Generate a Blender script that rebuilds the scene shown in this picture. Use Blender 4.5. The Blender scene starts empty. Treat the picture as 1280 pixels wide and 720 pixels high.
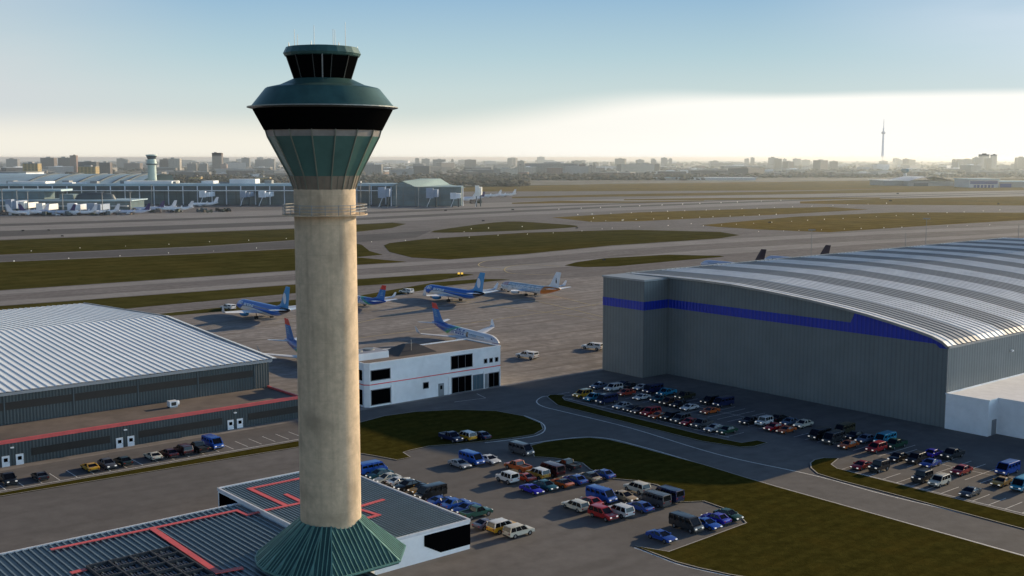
import bpy, bmesh, math, random
from mathutils import Vector, Matrix

random.seed(7)
SC = bpy.context.scene
COL = SC.collection
PI = math.pi

# ---------------------------------------------------------------- camera numbers
FPX, EYE, ROW0 = 1410.0, 55.0, 197.0          # focal length in photo pixels, eye height in metres, horizon row
TH = math.atan((360 - ROW0) / FPX)
CT, ST = math.cos(TH), math.sin(TH)

def at(px, py, z=0.0):
    """photo pixel -> world (x, y) on the level plane of height z"""
    x, y = px - 640.0, py - 360.0
    fw, dn = FPX * CT - y * ST, FPX * ST + y * CT
    t = (EYE - z) / dn
    return (x * t, fw * t)

def zrow(py, Y):
    """height of something seen at photo row py and distance Y"""
    y = py - 360.0
    return EYE - (FPX * ST + y * CT) / (FPX * CT - y * ST) * Y

def xcol(px, Y, z=0.0):
    return (px - 640.0) / FPX * (Y * CT + (EYE - z) * ST)

# airport grid: every near building is square to these two directions
AX = math.radians(40)
LV, GV = (math.cos(AX), math.sin(AX)), (math.sin(AX), -math.cos(AX))
def lg(L, G): return (L * LV[0] + G * GV[0], L * LV[1] + G * GV[1])
def to_lg(p): return (p[0] * LV[0] + p[1] * LV[1], p[0] * GV[0] + p[1] * GV[1])

# ---------------------------------------------------------------- materials
def M(name, rgb, rough=.65, metal=0.0, var=.12, scale=.5, bump=0.0, bscale=8.0, world=True, dirt=0.0, dirt_rgb=None, stretch=None, spec=.5):
    m = bpy.data.materials.new(name); m.use_nodes = True
    nt = m.node_tree; n, l = nt.nodes, nt.links
    b = n['Principled BSDF']
    b.inputs['Roughness'].default_value = rough
    b.inputs['Metallic'].default_value = metal
    b.inputs['Specular IOR Level'].default_value = spec
    m.diffuse_color = (*rgb, 1)
    if world:
        src = n.new('ShaderNodeNewGeometry').outputs['Position']
    else:
        src = n.new('ShaderNodeTexCoord').outputs['Object']
    if stretch:
        mp = n.new('ShaderNodeMapping'); mp.inputs['Scale'].default_value = stretch[0]
        mp.inputs['Rotation'].default_value = (0, 0, stretch[1])
        l.new(src, mp.inputs['Vector']); src = mp.outputs['Vector']
    nz = n.new('ShaderNodeTexNoise'); nz.inputs['Scale'].default_value = scale; nz.inputs['Detail'].default_value = 7; nz.inputs['Roughness'].default_value = .62
    l.new(src, nz.inputs['Vector'])
    mr = n.new('ShaderNodeMapRange'); mr.inputs['From Min'].default_value = .3; mr.inputs['From Max'].default_value = .7
    mr.inputs['To Min'].default_value = 1 - var; mr.inputs['To Max'].default_value = 1 + var
    l.new(nz.outputs['Fac'], mr.inputs['Value'])
    mx = n.new('ShaderNodeMix'); mx.data_type = 'RGBA'; mx.blend_type = 'MULTIPLY'; mx.inputs['Factor'].default_value = 1
    mx.inputs['A'].default_value = (*rgb, 1)
    l.new(mr.outputs['Result'], mx.inputs['B'])
    out = mx.outputs['Result']
    if dirt:
        n2 = n.new('ShaderNodeTexNoise'); n2.inputs['Scale'].default_value = scale * .23; n2.inputs['Detail'].default_value = 5
        l.new(src, n2.inputs['Vector'])
        r2 = n.new('ShaderNodeMapRange'); r2.inputs['From Min'].default_value = .5; r2.inputs['From Max'].default_value = .72; r2.inputs['To Max'].default_value = dirt
        l.new(n2.outputs['Fac'], r2.inputs['Value'])
        m2 = n.new('ShaderNodeMix'); m2.data_type = 'RGBA'
        l.new(r2.outputs['Result'], m2.inputs['Factor']); l.new(out, m2.inputs['A'])
        m2.inputs['B'].default_value = (*(dirt_rgb or tuple(c * .5 for c in rgb)), 1)
        out = m2.outputs['Result']
    l.new(out, b.inputs['Base Color'])
    if bump:
        n3 = n.new('ShaderNodeTexNoise'); n3.inputs['Scale'].default_value = bscale; n3.inputs['Detail'].default_value = 4
        l.new(src, n3.inputs['Vector'])
        bp = n.new('ShaderNodeBump'); bp.inputs['Strength'].default_value = bump; bp.inputs['Distance'].default_value = .1
        l.new(n3.outputs['Fac'], bp.inputs['Height']); l.new(bp.outputs['Normal'], b.inputs['Normal'])
    return m

def nodes(m): return m.node_tree.nodes, m.node_tree.links, m.node_tree.nodes['Principled BSDF']

def color_source(m):
    b = m.node_tree.nodes['Principled BSDF'].inputs['Base Color']
    return b.links[0].from_socket

def multiply_color(m, fac_socket, rgb_lo):
    """mix the base colour toward rgb_lo where fac_socket is 1"""
    n, l, b = nodes(m)
    src = color_source(m)
    mx = n.new('ShaderNodeMix'); mx.data_type = 'RGBA'
    l.new(fac_socket, mx.inputs['Factor']); l.new(src, mx.inputs['A']); mx.inputs['B'].default_value = (*rgb_lo, 1)
    l.new(mx.outputs['Result'], b.inputs['Base Color'])

def math_node(m, op, a, b=None, c=None):
    n, l, _ = nodes(m)
    k = n.new('ShaderNodeMath'); k.operation = op
    for i, v in enumerate((a, b, c)):
        if v is None: continue
        if isinstance(v, (int, float)): k.inputs[i].default_value = v
        else: l.new(v, k.inputs[i])
    return k.outputs[0]

def obj_xyz(m):
    n, l, _ = nodes(m)
    tc = n.new('ShaderNodeTexCoord'); s = n.new('ShaderNodeSeparateXYZ')
    l.new(tc.outputs['Object'], s.inputs[0]); return s.outputs

def ribbed(name, rgb, period, depth=.06, rough=.5, metal=0.0, dark=.75, var=.08, scale=.15, **k):
    """profiled metal sheet: upright ribs along local x and y, as bump and a slight tone change"""
    m = M(name, rgb, rough, metal, var, scale, world=False, **k)
    n, l, b = nodes(m)
    x, y, z = obj_xyz(m)
    u = math_node(m, 'ADD', x, y)
    s = math_node(m, 'SINE', math_node(m, 'MULTIPLY', u, 2 * PI / period))
    f = math_node(m, 'SMOOTH_MIN', math_node(m, 'ADD', math_node(m, 'MULTIPLY', s, .9), .5), 1.0, .3)
    bp = n.new('ShaderNodeBump'); bp.inputs['Strength'].default_value = .8; bp.inputs['Distance'].default_value = depth
    l.new(s, bp.inputs['Height']); l.new(bp.outputs['Normal'], b.inputs['Normal'])
    g = math_node(m, 'MULTIPLY', math_node(m, 'GREATER_THAN', s, .55), 1 - dark)
    multiply_color(m, g, (0, 0, 0))
    return m

MAT = {}
def simple(name, rgb, **k):
    if name not in MAT: MAT[name] = M(name, rgb, **k)
    return MAT[name]

# ---------------------------------------------------------------- mesh helper
class MB:
    def __init__(s): s.v, s.f, s.m = [], [], []
    def add(s, v, f, mi=0):
        o = len(s.v); s.v += [tuple(p) for p in v]; s.f += [tuple(i + o for i in q) for q in f]; s.m += [mi] * len(f); return s
    def box(s, x0, x1, y0, y1, z0, z1, mi=0):
        return s.add([(x0,y0,z0),(x1,y0,z0),(x1,y1,z0),(x0,y1,z0),(x0,y0,z1),(x1,y0,z1),(x1,y1,z1),(x0,y1,z1)],
                     [(3,2,1,0),(4,5,6,7),(0,1,5,4),(1,2,6,5),(2,3,7,6),(3,0,4,7)], mi)
    def cbox(s, cx, cy, z0, sx, sy, sz, mi=0): return s.box(cx-sx/2, cx+sx/2, cy-sy/2, cy+sy/2, z0, z0+sz, mi)
    def prism(s, poly, z0, z1, mi=0, mtop=None):
        n = len(poly)
        a = sum(poly[i][0]*poly[(i+1)%n][1]-poly[(i+1)%n][0]*poly[i][1] for i in range(n))
        if a < 0: poly = poly[::-1]
        o = len(s.v)
        s.v += [(p[0],p[1],z0) for p in poly] + [(p[0],p[1],z1) for p in poly]
        s.f.append(tuple(o+i for i in range(n))[::-1]); s.m.append(mi)
        s.f.append(tuple(o+n+i for i in range(n))); s.m.append(mi if mtop is None else mtop)
        for i in range(n):
            j=(i+1)%n; s.f.append((o+i,o+j,o+n+j,o+n+i)); s.m.append(mi)
        return s
    def flat(s, poly, z, mi=0):
        n = len(poly)
        a = sum(poly[i][0]*poly[(i+1)%n][1]-poly[(i+1)%n][0]*poly[i][1] for i in range(n))
        if a < 0: poly = poly[::-1]
        return s.add([(p[0],p[1],z) for p in poly], [tuple(range(n))], mi)
    def beam(s, p, q, w, h=None, mi=0):
        p, q = Vector(p), Vector(q); d = (q-p)
        if d.length < 1e-6: return s
        h = h or w; d.normalize()
        up = Vector((0,0,1)) if abs(d.z) < .95 else Vector((1,0,0))
        a = d.cross(up).normalized()*w/2; b = a.cross(d).normalized()*h/2
        v = [p-a-b,p+a-b,p+a+b,p-a+b,q-a-b,q+a-b,q+a+b,q-a+b]
        return s.add(v, [(3,2,1,0),(4,5,6,7),(0,1,5,4),(1,2,6,5),(2,3,7,6),(3,0,4,7)], mi)
    def lathe(s, prof, n=32, a0=0.0, mi=0, cap=True, c=(0,0)):
        o = len(s.v); k = len(prof)
        for r, z in prof:
            for i in range(n):
                t = a0 + 2*PI*i/n; s.v.append((c[0]+r*math.cos(t), c[1]+r*math.sin(t), z))
        for j in range(k-1):
            for i in range(n):
                i2=(i+1)%n; s.f.append((o+j*n+i,o+j*n+i2,o+(j+1)*n+i2,o+(j+1)*n+i)); s.m.append(mi)
        if cap:
            s.f.append(tuple(o+i for i in range(n))[::-1]); s.m.append(mi)
            s.f.append(tuple(o+(k-1)*n+i for i in range(n))); s.m.append(mi)
        return s
    def cyl(s, p, q, r0, r1=None, n=10, mi=0):
        p, q = Vector(p), Vector(q); r1 = r0 if r1 is None else r1
        d = (q-p).normalized(); up = Vector((0,0,1)) if abs(d.z) < .95 else Vector((1,0,0))
        a = d.cross(up).normalized(); b = d.cross(a)
        o = len(s.v)
        for c, r in ((p,r0),(q,r1)):
            for i in range(n):
                t = 2*PI*i/n; s.v.append(tuple(c + (a*math.cos(t)+b*math.sin(t))*r))
        for i in range(n):
            j=(i+1)%n; s.f.append((o+i,o+j,o+n+j,o+n+i)); s.m.append(mi)
        s.f.append(tuple(o+i for i in range(n))[::-1]); s.m.append(mi); s.f.append(tuple(o+n+i for i in range(n))); s.m.append(mi)
        return s
    def loft(s, rings, mi=0, closed=True, cap=True):
        o = len(s.v); n = len(rings[0])
        for r in rings: s.v += [tuple(p) for p in r]
        for j in range(len(rings)-1):
            for i in range(n if closed else n-1):
                i2=(i+1)%n; s.f.append((o+j*n+i,o+j*n+i2,o+(j+1)*n+i2,o+(j+1)*n+i)); s.m.append(mi)
        if cap and closed:
            s.f.append(tuple(o+i for i in range(n))[::-1]); s.m.append(mi)
            s.f.append(tuple(o+(len(rings)-1)*n+i for i in range(n))); s.m.append(mi)
        return s
    def strip(s, pts, w, z, mi=0, closed=False):
        """flat ribbon of width w along a ground polyline"""
        P = [Vector((p[0],p[1])) for p in pts]; n = len(P); L, R = [], []
        for i in range(n):
            a = P[(i-1)%n] if (closed or i>0) else P[i]; b = P[(i+1)%n] if (closed or i<n-1) else P[i]
            d = (b-a).normalized(); nn = Vector((-d.y,d.x))*w/2
            L.append(P[i]+nn); R.append(P[i]-nn)
        o = len(s.v)
        for a, b in zip(L,R): s.v += [(a.x,a.y,z),(b.x,b.y,z)]
        for i in range(n if closed else n-1):
            j=(i+1)%n; s.f.append((o+2*i+1,o+2*j+1,o+2*j,o+2*i)); s.m.append(mi)
        return s
    def mesh(s, name, smooth=None):
        me = bpy.data.meshes.new(name); me.from_pydata(s.v, [], s.f); me.update()
        me.polygons.foreach_set('material_index', s.m)
        bm = bmesh.new(); bm.from_mesh(me); bmesh.ops.recalc_face_normals(bm, faces=bm.faces) if smooth != 'keep' else None
        bm.to_mesh(me); bm.free()
        if smooth is True: me.polygons.foreach_set('use_smooth', [True]*len(me.polygons))
        elif isinstance(smooth, (int, float)) and smooth is not False and smooth is not None:
            me.polygons.foreach_set('use_smooth', [True]*len(me.polygons)); me.set_sharp_from_angle(angle=math.radians(smooth))
        return me

def obj(name, mb, mats, parent=None, smooth=None, label=None):
    me = mb if isinstance(mb, bpy.types.Mesh) else mb.mesh(name, smooth)
    o = bpy.data.objects.new(name, me); COL.objects.link(o)
    if not isinstance(mats, (list, tuple)): mats = [mats]
    if not me.materials:
        for m in mats: me.materials.append(m)
    else:
        for i, m in enumerate(mats):
            if i < len(o.material_slots) and me.materials[i] != m:
                o.material_slots[i].link = 'OBJECT'; o.material_slots[i].material = m
    if parent: o.parent = parent
    if label: o['label'] = label
    return o
def tag(o, label, cat, group=None):
    o['label'] = label; o['category'] = cat
    if group: o['group'] = group
    return o
def thing(name, label, cat, loc=(0,0,0), rz=0.0, group=None):
    o = bpy.data.objects.new(name, None); COL.objects.link(o)
    o.empty_display_size = .5; o.location = loc; o.rotation_euler = (0,0,rz)
    return tag(o, label, cat, group)
def struct(name, mb, mats, smooth=None, kind='structure'):
    o = obj(name, mb, mats, None, smooth); o['kind'] = kind; return o
def bld(name, label, cat, L0, G0, group=None):
    """building root on the airport grid: local x runs along L, local y along -G"""
    p = lg(L0, G0); return thing(name, label, cat, (p[0],p[1],0), AX, group)
def smoothpoly(pts, k=6):
    """Catmull-Rom through a closed list of points"""
    n=len(pts); out=[]
    for i in range(n):
        p0,p1,p2,p3=[Vector(pts[(i+d)%n]) for d in (-1,0,1,2)]
        for j in range(k):
            t=j/k
            out.append(tuple(.5*((2*p1)+(-p0+p2)*t+(2*p0-5*p1+4*p2-p3)*t*t+(-p0+3*p1-3*p2+p3)*t**3)))
    return out
def smoothline(pts, k=6):
    n=len(pts); out=[]
    for i in range(n-1):
        p0,p1,p2,p3=[Vector(pts[min(max(i+d,0),n-1)]) for d in (-1,0,1,2)]
        for j in range(k):
            t=j/k
            out.append(tuple(.5*((2*p1)+(-p0+p2)*t+(2*p0-5*p1+4*p2-p3)*t*t+(-p0+3*p1-3*p2+p3)*t**3)))
    out.append(tuple(pts[-1])); return out
def pxs(pts, z=0): return [at(x,y,z) for x,y in pts]

# ================================================================ world, sun, camera
SUN_AZ, SUN_EL = math.radians(50.6), math.radians(15.3)
w = bpy.data.worlds.new('World'); SC.world = w; w.use_nodes = True
n, l = w.node_tree.nodes, w.node_tree.links; n.clear()
sky = n.new('ShaderNodeTexSky'); sky.sky_type = 'NISHITA'; sky.sun_disc = False
sky.sun_elevation = SUN_EL; sky.sun_rotation = SUN_AZ; sky.air_density = 1.0; sky.dust_density = .6; sky.ozone_density = 1.6; sky.altitude = 150
bg = n.new('ShaderNodeBackground'); bg.inputs['Strength'].default_value = .075
wo = n.new('ShaderNodeOutputWorld')
tc = n.new('ShaderNodeTexCoord'); sx = n.new('ShaderNodeSeparateXYZ'); l.new(tc.outputs['Generated'], sx.inputs[0])
def wmath(op, a, b=None, c=None):
    k = n.new('ShaderNodeMath'); k.operation = op
    for i, v in enumerate((a,b,c)):
        if v is None: continue
        if isinstance(v,(int,float)): k.inputs[i].default_value = v
        else: l.new(v, k.inputs[i])
    return k.outputs[0]
def wrange(v, a, b, c, d, smooth=True):
    k = n.new('ShaderNodeMapRange'); k.interpolation_type = 'SMOOTHSTEP' if smooth else 'LINEAR'
    for i, x in enumerate((v,a,b,c,d)):
        if isinstance(x,(int,float)): k.inputs[i].default_value = x
        else: l.new(x, k.inputs[i])
    return k.outputs[0]
def wmix(f, a, b):
    k = n.new('ShaderNodeMix'); k.data_type = 'RGBA'
    for nm, v in (('Factor',f),('A',a),('B',b)):
        if isinstance(v, bpy.types.NodeSocket): l.new(v, k.inputs[nm])
        else: k.inputs[nm].default_value = v
    return k.outputs['Result']
# thin high cloud: a bank low over the horizon and a soft veil higher up
mp = n.new('ShaderNodeMapping'); mp.inputs['Scale'].default_value = (1.3, 1.3, 9); l.new(tc.outputs['Generated'], mp.inputs[0])
nz = n.new('ShaderNodeTexNoise'); nz.inputs['Scale'].default_value = 2.2; nz.inputs['Detail'].default_value = 3; nz.inputs['Roughness'].default_value = .35
l.new(mp.outputs[0], nz.inputs['Vector'])
az = wmath('ARCTAN2', sx.outputs['X'], sx.outputs['Y'])                        # 0 ahead, + to the right
el = wmath('ARCSINE', sx.outputs['Z'])
warp = wmath('MULTIPLY', wmath('SUBTRACT', nz.outputs['Fac'], .5), .035)
top = wmath('ADD', wrange(az, -.15, .30, .030, .048), warp)                 # bank top in radians of elevation
bank = wrange(wmath('SUBTRACT', el, top), -.014, .014, 1, 0)
bank_soft = wrange(wmath('SUBTRACT', el, top), -.02, .06, 1, 0)
left_veil = wmath('MULTIPLY', wrange(az, -.46, -.16, 1, 0), wrange(nz.outputs['Fac'], .35, .6, .55, 1))
S_ = 1/.075
ramp = n.new('ShaderNodeValToRGB'); l.new(wrange(el, 0, .16, 0, 1, False), ramp.inputs[0])
cr = ramp.color_ramp
stops = [(0,(.80,.82,.74)),(.20,(.66,.73,.69)),(.36,(.58,.70,.70)),(.55,(.46,.63,.69)),(.85,(.31,.50,.67)),(1,(.25,.44,.66))]
while len(cr.elements) < len(stops): cr.elements.new(.5)
for e, (p_, c_) in zip(cr.elements, stops): e.position = p_; e.color = (*c_, 1)
low = n.new('ShaderNodeVectorMath'); low.operation = 'SCALE'; l.new(ramp.outputs[0], low.inputs[0]); low.inputs['Scale'].default_value = S_
def tint(src, fac, col):
    k = n.new('ShaderNodeMix'); k.data_type='RGBA'; k.blend_type='MULTIPLY'
    if isinstance(fac, bpy.types.NodeSocket): l.new(fac, k.inputs['Factor'])
    else: k.inputs['Factor'].default_value = fac
    l.new(src, k.inputs['A']); k.inputs['B'].default_value = (*col,1); return k.outputs['Result']
vmin = n.new('ShaderNodeVectorMath'); vmin.operation = 'MINIMUM'; l.new(sky.outputs[0], vmin.inputs[0]); vmin.inputs[1].default_value = (5.0,5.6,6.5)
high = tint(vmin.outputs[0], 1.0, (.16,.27,.60))
c1 = wmix(wrange(el, .16, .80, 1, 0), high, low.outputs[0])
# soft streaky veil at the upper left, and a pale one toward the sun
mpv = n.new('ShaderNodeMapping'); mpv.inputs['Rotation'].default_value = (.25,.35,0); mpv.inputs['Scale'].default_value = (3,3,22); l.new(tc.outputs['Generated'], mpv.inputs[0])
nv = n.new('ShaderNodeTexNoise'); nv.inputs['Scale'].default_value = 1.1; nv.inputs['Detail'].default_value = 4; nv.inputs['Roughness'].default_value = .45; l.new(mpv.outputs[0], nv.inputs['Vector'])
lv_ = wmath('MULTIPLY', wrange(wmath('ADD', az, wmath('MULTIPLY', el, .9)), -.42, -.12, 1, 0), wrange(nv.outputs['Fac'], .30, .66, .62, 1))
vlim = wmath('MULTIPLY', wrange(el, .15, .32, 1, 0), wrange(wmath('ABSOLUTE', az), .7, 1.6, 1, 0))
lv_ = wmath('MULTIPLY', lv_, vlim)
c1 = wmix(wmath('MULTIPLY', lv_, .9), c1, tuple(v*S_ for v in (.66,.69,.71))+(1,))
rv_ = wmath('MULTIPLY', wmath('MULTIPLY', vlim, wrange(az, .18, .55, 0, 1)), wrange(nv.outputs['Fac'], .3, .65, .5, 1))
c1 = wmix(wmath('MULTIPLY', wmath('MULTIPLY', rv_, wrange(el, .04, .12, .3, 1)), .75), c1, tuple(v*S_ for v in (.80,.86,.95))+(1,))
# bright cloud bank low over the horizon: soft on the left, crisp toward the sun
topb = wmath('ADD', wrange(az, -.1, .16, .027, .0525), wmath('MULTIPLY', wmath('SUBTRACT', nz.outputs['Fac'], .5), .006))
wid = wmath('ADD', wrange(az, -.02, .26, .015, .0036), wmath("MULTIPLY", nv.outputs["Fac"], .002))
t_ = wmath('DIVIDE', wmath('SUBTRACT', el, topb), wid)
bank = wrange(t_, -1, 1, 1, 0)
bright = wrange(az, -.3, .25, 0, 1)
W1 = wmix(bright, tuple(v*S_ for v in (.95,.90,.78))+(1,), tuple(v*S_ for v in (1.06,1.04,.98))+(1,))
c4 = wmix(wmath('MULTIPLY', wmath('MULTIPLY', bank, wrange(nv.outputs['Fac'], .25, .6, .90, 1)), wrange(az, -.1, .12, .85, .96)), c1, W1)
c4 = tint(c4, wmath('MULTIPLY', wrange(wmath('ABSOLUTE', wmath('SUBTRACT', az, 1.55)), .5, 1.15, 1, 0), wrange(el, .3, .7, 1, 0)), (4.6,4.2,3.8))  # sky glow out of view, added to brighten the white walls facing it
# the sky away from the sun is deeper and darker
azabs = wmath('ABSOLUTE', wmath('SUBTRACT', az, .5))
away = wrange(azabs, 1.3, 2.6, 0, 1)
c4 = tint(c4, away, (1.0,1.02,1.06))
l.new(c4, bg.inputs['Color']); l.new(bg.outputs[0], wo.inputs['Surface'])

sd = bpy.data.lights.new('sun', 'SUN'); sd.energy = 5.0; sd.angle = math.radians(.55); sd.color = (1.0, .79, .50)
so = bpy.data.objects.new('sun', sd); COL.objects.link(so)
sunv = Vector((math.sin(SUN_AZ)*math.cos(SUN_EL), math.cos(SUN_AZ)*math.cos(SUN_EL), math.sin(SUN_EL)))
so.rotation_euler = sunv.to_track_quat('Z','Y').to_euler(); so.location = (0,0,400)

cd = bpy.data.cameras.new('camera'); cam = bpy.data.objects.new('camera', cd); COL.objects.link(cam)
cd.sensor_width = 36; cd.lens = 36*FPX/1280; cd.clip_start = 1; cd.clip_end = 120000
cam.location = (0,0,EYE); cam.rotation_euler = (PI/2-TH,0,0); SC.camera = cam
SC.view_settings.view_transform = 'Standard'; SC.view_settings.look = 'None'; SC.view_settings.exposure = 0; SC.view_settings.gamma = 1
SC.cycles.use_denoising = True
SC.cycles.max_bounces = 6; SC.cycles.diffuse_bounces = 3; SC.cycles.volume_bounces = 0
SC.cycles.sample_clamp_indirect = 4

# real haze: one thin, even layer of scattering air over the whole airfield and city
hz = MB().box(-40000, 40000, 620, 60000, -60, 60)
mh = bpy.data.materials.new('haze'); mh.use_nodes = True
hn = mh.node_tree.nodes; hn.remove(hn['Principled BSDF'])
vs = hn.new('ShaderNodeVolumeScatter'); vs.inputs['Density'].default_value = 1/10000; vs.inputs['Anisotropy'].default_value = .5; vs.inputs['Color'].default_value = (.82,.93,1,1)
mh.node_tree.links.new(vs.outputs[0], hn['Material Output'].inputs['Volume'])
HAZE = True
if HAZE:
    struct('haze', hz, mh, kind='stuff')
# ================================================================ ground
def pave(name, rgb, slab=6.0, joint=.35, var=.2, patch=.5, tint=(.5,.42,.36), rough=.75):
    """weathered paving: blotches, streaks along the traffic direction, slab joints on the airport grid"""
    m = M(name, rgb, rough, 0, var, .35, world=True, bump=.15, bscale=3, spec=.06)
    n, l, b = nodes(m)
    pos = n.new('ShaderNodeNewGeometry').outputs['Position']
    mp = n.new('ShaderNodeMapping'); mp.inputs['Rotation'].default_value = (0,0,-AX); l.new(pos, mp.inputs['Vector'])
    mp2 = n.new('ShaderNodeMapping'); mp2.inputs['Scale'].default_value = (.025,.3,1); l.new(mp.outputs[0], mp2.inputs['Vector'])
    s = n.new('ShaderNodeTexNoise'); s.inputs['Scale'].default_value = 1; s.inputs['Detail'].default_value = 6; l.new(mp2.outputs[0], s.inputs['Vector'])
    r = n.new('ShaderNodeMapRange'); r.inputs['From Min'].default_value=.46; r.inputs['From Max'].default_value=.68; r.inputs['To Max'].default_value=patch
    l.new(s.outputs['Fac'], r.inputs['Value'])
    multiply_color(m, r.outputs[0], tuple(c*t for c,t in zip(rgb,tint)))
    s2 = n.new('ShaderNodeTexNoise'); s2.inputs['Scale'].default_value=.035; s2.inputs['Detail'].default_value=4; l.new(pos, s2.inputs['Vector'])
    r2 = n.new('ShaderNodeMapRange'); r2.inputs['From Min'].default_value=.42; r2.inputs['From Max'].default_value=.65; r2.inputs['To Max'].default_value=.5
    l.new(s2.outputs['Fac'], r2.inputs['Value'])
    multiply_color(m, r2.outputs[0], tuple(c*.72 for c in rgb))
    if slab:
        bk = n.new('ShaderNodeTexBrick'); bk.inputs['Scale'].default_value=1; bk.inputs['Brick Width'].default_value=slab; bk.inputs['Row Height'].default_value=slab
        bk.inputs['Mortar Size'].default_value=.06; bk.inputs['Mortar Smooth'].default_value=.3; bk.offset=0; bk.inputs['Bias'].default_value=0
        bk.inputs['Color1'].default_value=(0,0,0,1); bk.inputs['Color2'].default_value=(.35,.35,.35,1); bk.inputs['Mortar'].default_value=(1,1,1,1)
        l.new(mp.outputs[0], bk.inputs['Vector'])
        f = math_node(m,'MULTIPLY',bk.outputs['Color'],joint)
        multiply_color(m, f, tuple(c*.45 for c in rgb))
    return m
def far_land(name):
    m = M(name, (.075,.068,.045), .9, 0, .35, .004, world=True, dirt=.8, dirt_rgb=(.13,.115,.09))
    n, l, b = nodes(m)
    pos = n.new('ShaderNodeNewGeometry').outputs['Position']
    v = n.new('ShaderNodeTexVoronoi'); v.inputs['Scale'].default_value=.012; l.new(pos, v.inputs['Vector'])
    f = math_node(m,'MULTIPLY', math_node(m,'GREATER_THAN', v.outputs['Color'], .62), .6)
    multiply_color(m, f, (.16,.145,.125))
    return m
M_LAND = far_land('far_land')
M_APRON = pave('apron_concrete', (.345,.315,.295), 7.5, .9, .34, .85, (.60,.56,.52))
M_ASPH = pave('asphalt', (.180,.168,.160), 0, 0, .16, .35, (.6,.58,.56), .8)
M_FIELD = pave('airfield_paving', (.235,.215,.205), 0, 0, .25, .6, (.6,.56,.52))
M_DARKP = pave('runway_asphalt', (.15,.14,.132), 0, 0, .2, .4, (.6,.6,.6))
M_LIGHTP = pave('shoulder_concrete', (.33,.31,.295), 0, 0, .16, .4, (.7,.66,.62))
def grassmat(name, rgb, var, scale):
    m = M(name, rgb, .95, 0, var, scale, world=True, bump=.5, bscale=5, dirt=.55, dirt_rgb=tuple(c*k for c,k in zip(rgb,(1.5,1.25,1.1))), spec=.0)
    n, l, b = nodes(m)
    pos = n.new('ShaderNodeNewGeometry').outputs['Position']
    mp = n.new('ShaderNodeMapping'); mp.inputs['Rotation'].default_value = (0,0,-AX); l.new(pos, mp.inputs['Vector'])
    sxyz = n.new('ShaderNodeSeparateXYZ'); l.new(mp.outputs[0], sxyz.inputs[0])
    wob = n.new('ShaderNodeTexNoise'); wob.inputs['Scale'].default_value=.08; l.new(pos, wob.inputs['Vector'])
    st_ = math_node(m,'SINE', math_node(m,'ADD', math_node(m,'MULTIPLY', sxyz.outputs[1], 1.9*min(1,scale*1.6)+.25), math_node(m,'MULTIPLY', wob.outputs['Fac'], 2.5)))
    multiply_color(m, math_node(m,'MULTIPLY', math_node(m,'GREATER_THAN', st_, 0.0), .16), tuple(c*.3 for c in rgb))
    cl = n.new('ShaderNodeTexNoise'); cl.inputs['Scale'].default_value=2.6*scale; cl.inputs['Detail'].default_value=8; cl.inputs['Roughness'].default_value=.75; l.new(pos, cl.inputs['Vector'])
    rr_ = n.new('ShaderNodeMapRange'); rr_.inputs['From Min'].default_value=.50; rr_.inputs['From Max'].default_value=.66; rr_.inputs['To Max'].default_value=.55; l.new(cl.outputs['Fac'], rr_.inputs['Value'])
    multiply_color(m, rr_.outputs[0], tuple(c*k for c,k in zip(rgb,(.45,.55,.5))))
    return m
M_GRASS = grassmat('mown_grass', (.064,.055,.0125), .3, .6)
M_GRASSFAR = grassmat('airfield_grass', (.085,.079,.028), .25, .05)
M_GRASSGLARE = grassmat('sun_glare_grass', (.20,.15,.05), .25, .04)  # low sun's glare on the right-hand grass painted as golden colour
M_LINE = M('road_paint', (.80,.77,.72), .6, 0, .25, 2.0, dirt=.5, dirt_rgb=(.32,.3,.28))
M_YLINE = M('yellow_paint', (.62,.48,.20), .6, 0, .25, 1.0, dirt=.6, dirt_rgb=(.28,.24,.17))
M_KERB = M('kerb_concrete', (.40,.37,.33), .8, 0, .15, 1.5)
M_WATER = M('lake_water', (.30,.30,.28), .15, 0, .05, .001)

g = MB().flat([(-45000,-2500),(45000,-2500),(45000,17000),(-45000,17000)], 0)
struct('ground', g, M_LAND)
struct('lake_water', MB().flat([(-60000,16990),(60000,16990),(60000,60000),(-60000,60000)], .4), M_WATER)

# airfield paving as far as the far boundary grass
field = pxs([(-700,300),(-500,262),(0,250),(640,238),(1280,226),(1900,221),(2600,300)])
struct('airfield', MB().flat(field + [lg(600,-190), lg(-300,-190)], .03), M_FIELD)
struct('apron', MB().flat([lg(20,-206), lg(330,-206)] + pxs([(1500,330),(860,342),(760,345),(640,351),(560,359),(480,370),(369,375.5),(180,393),(-250,420)]), .06), M_APRON)
struct('road', MB().flat([lg(-60,-206.4), lg(480,-206.4), lg(480,160), lg(-60,160)], .09), M_ASPH)

def grass_patch(pts, z=.12, smooth=0, mat=None, name='grass'):
    p = pxs(pts)
    if smooth: p = smoothpoly(p, smooth)
    return struct(name, MB().prism(p, 0, z), mat or M_GRASSFAR)
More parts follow.
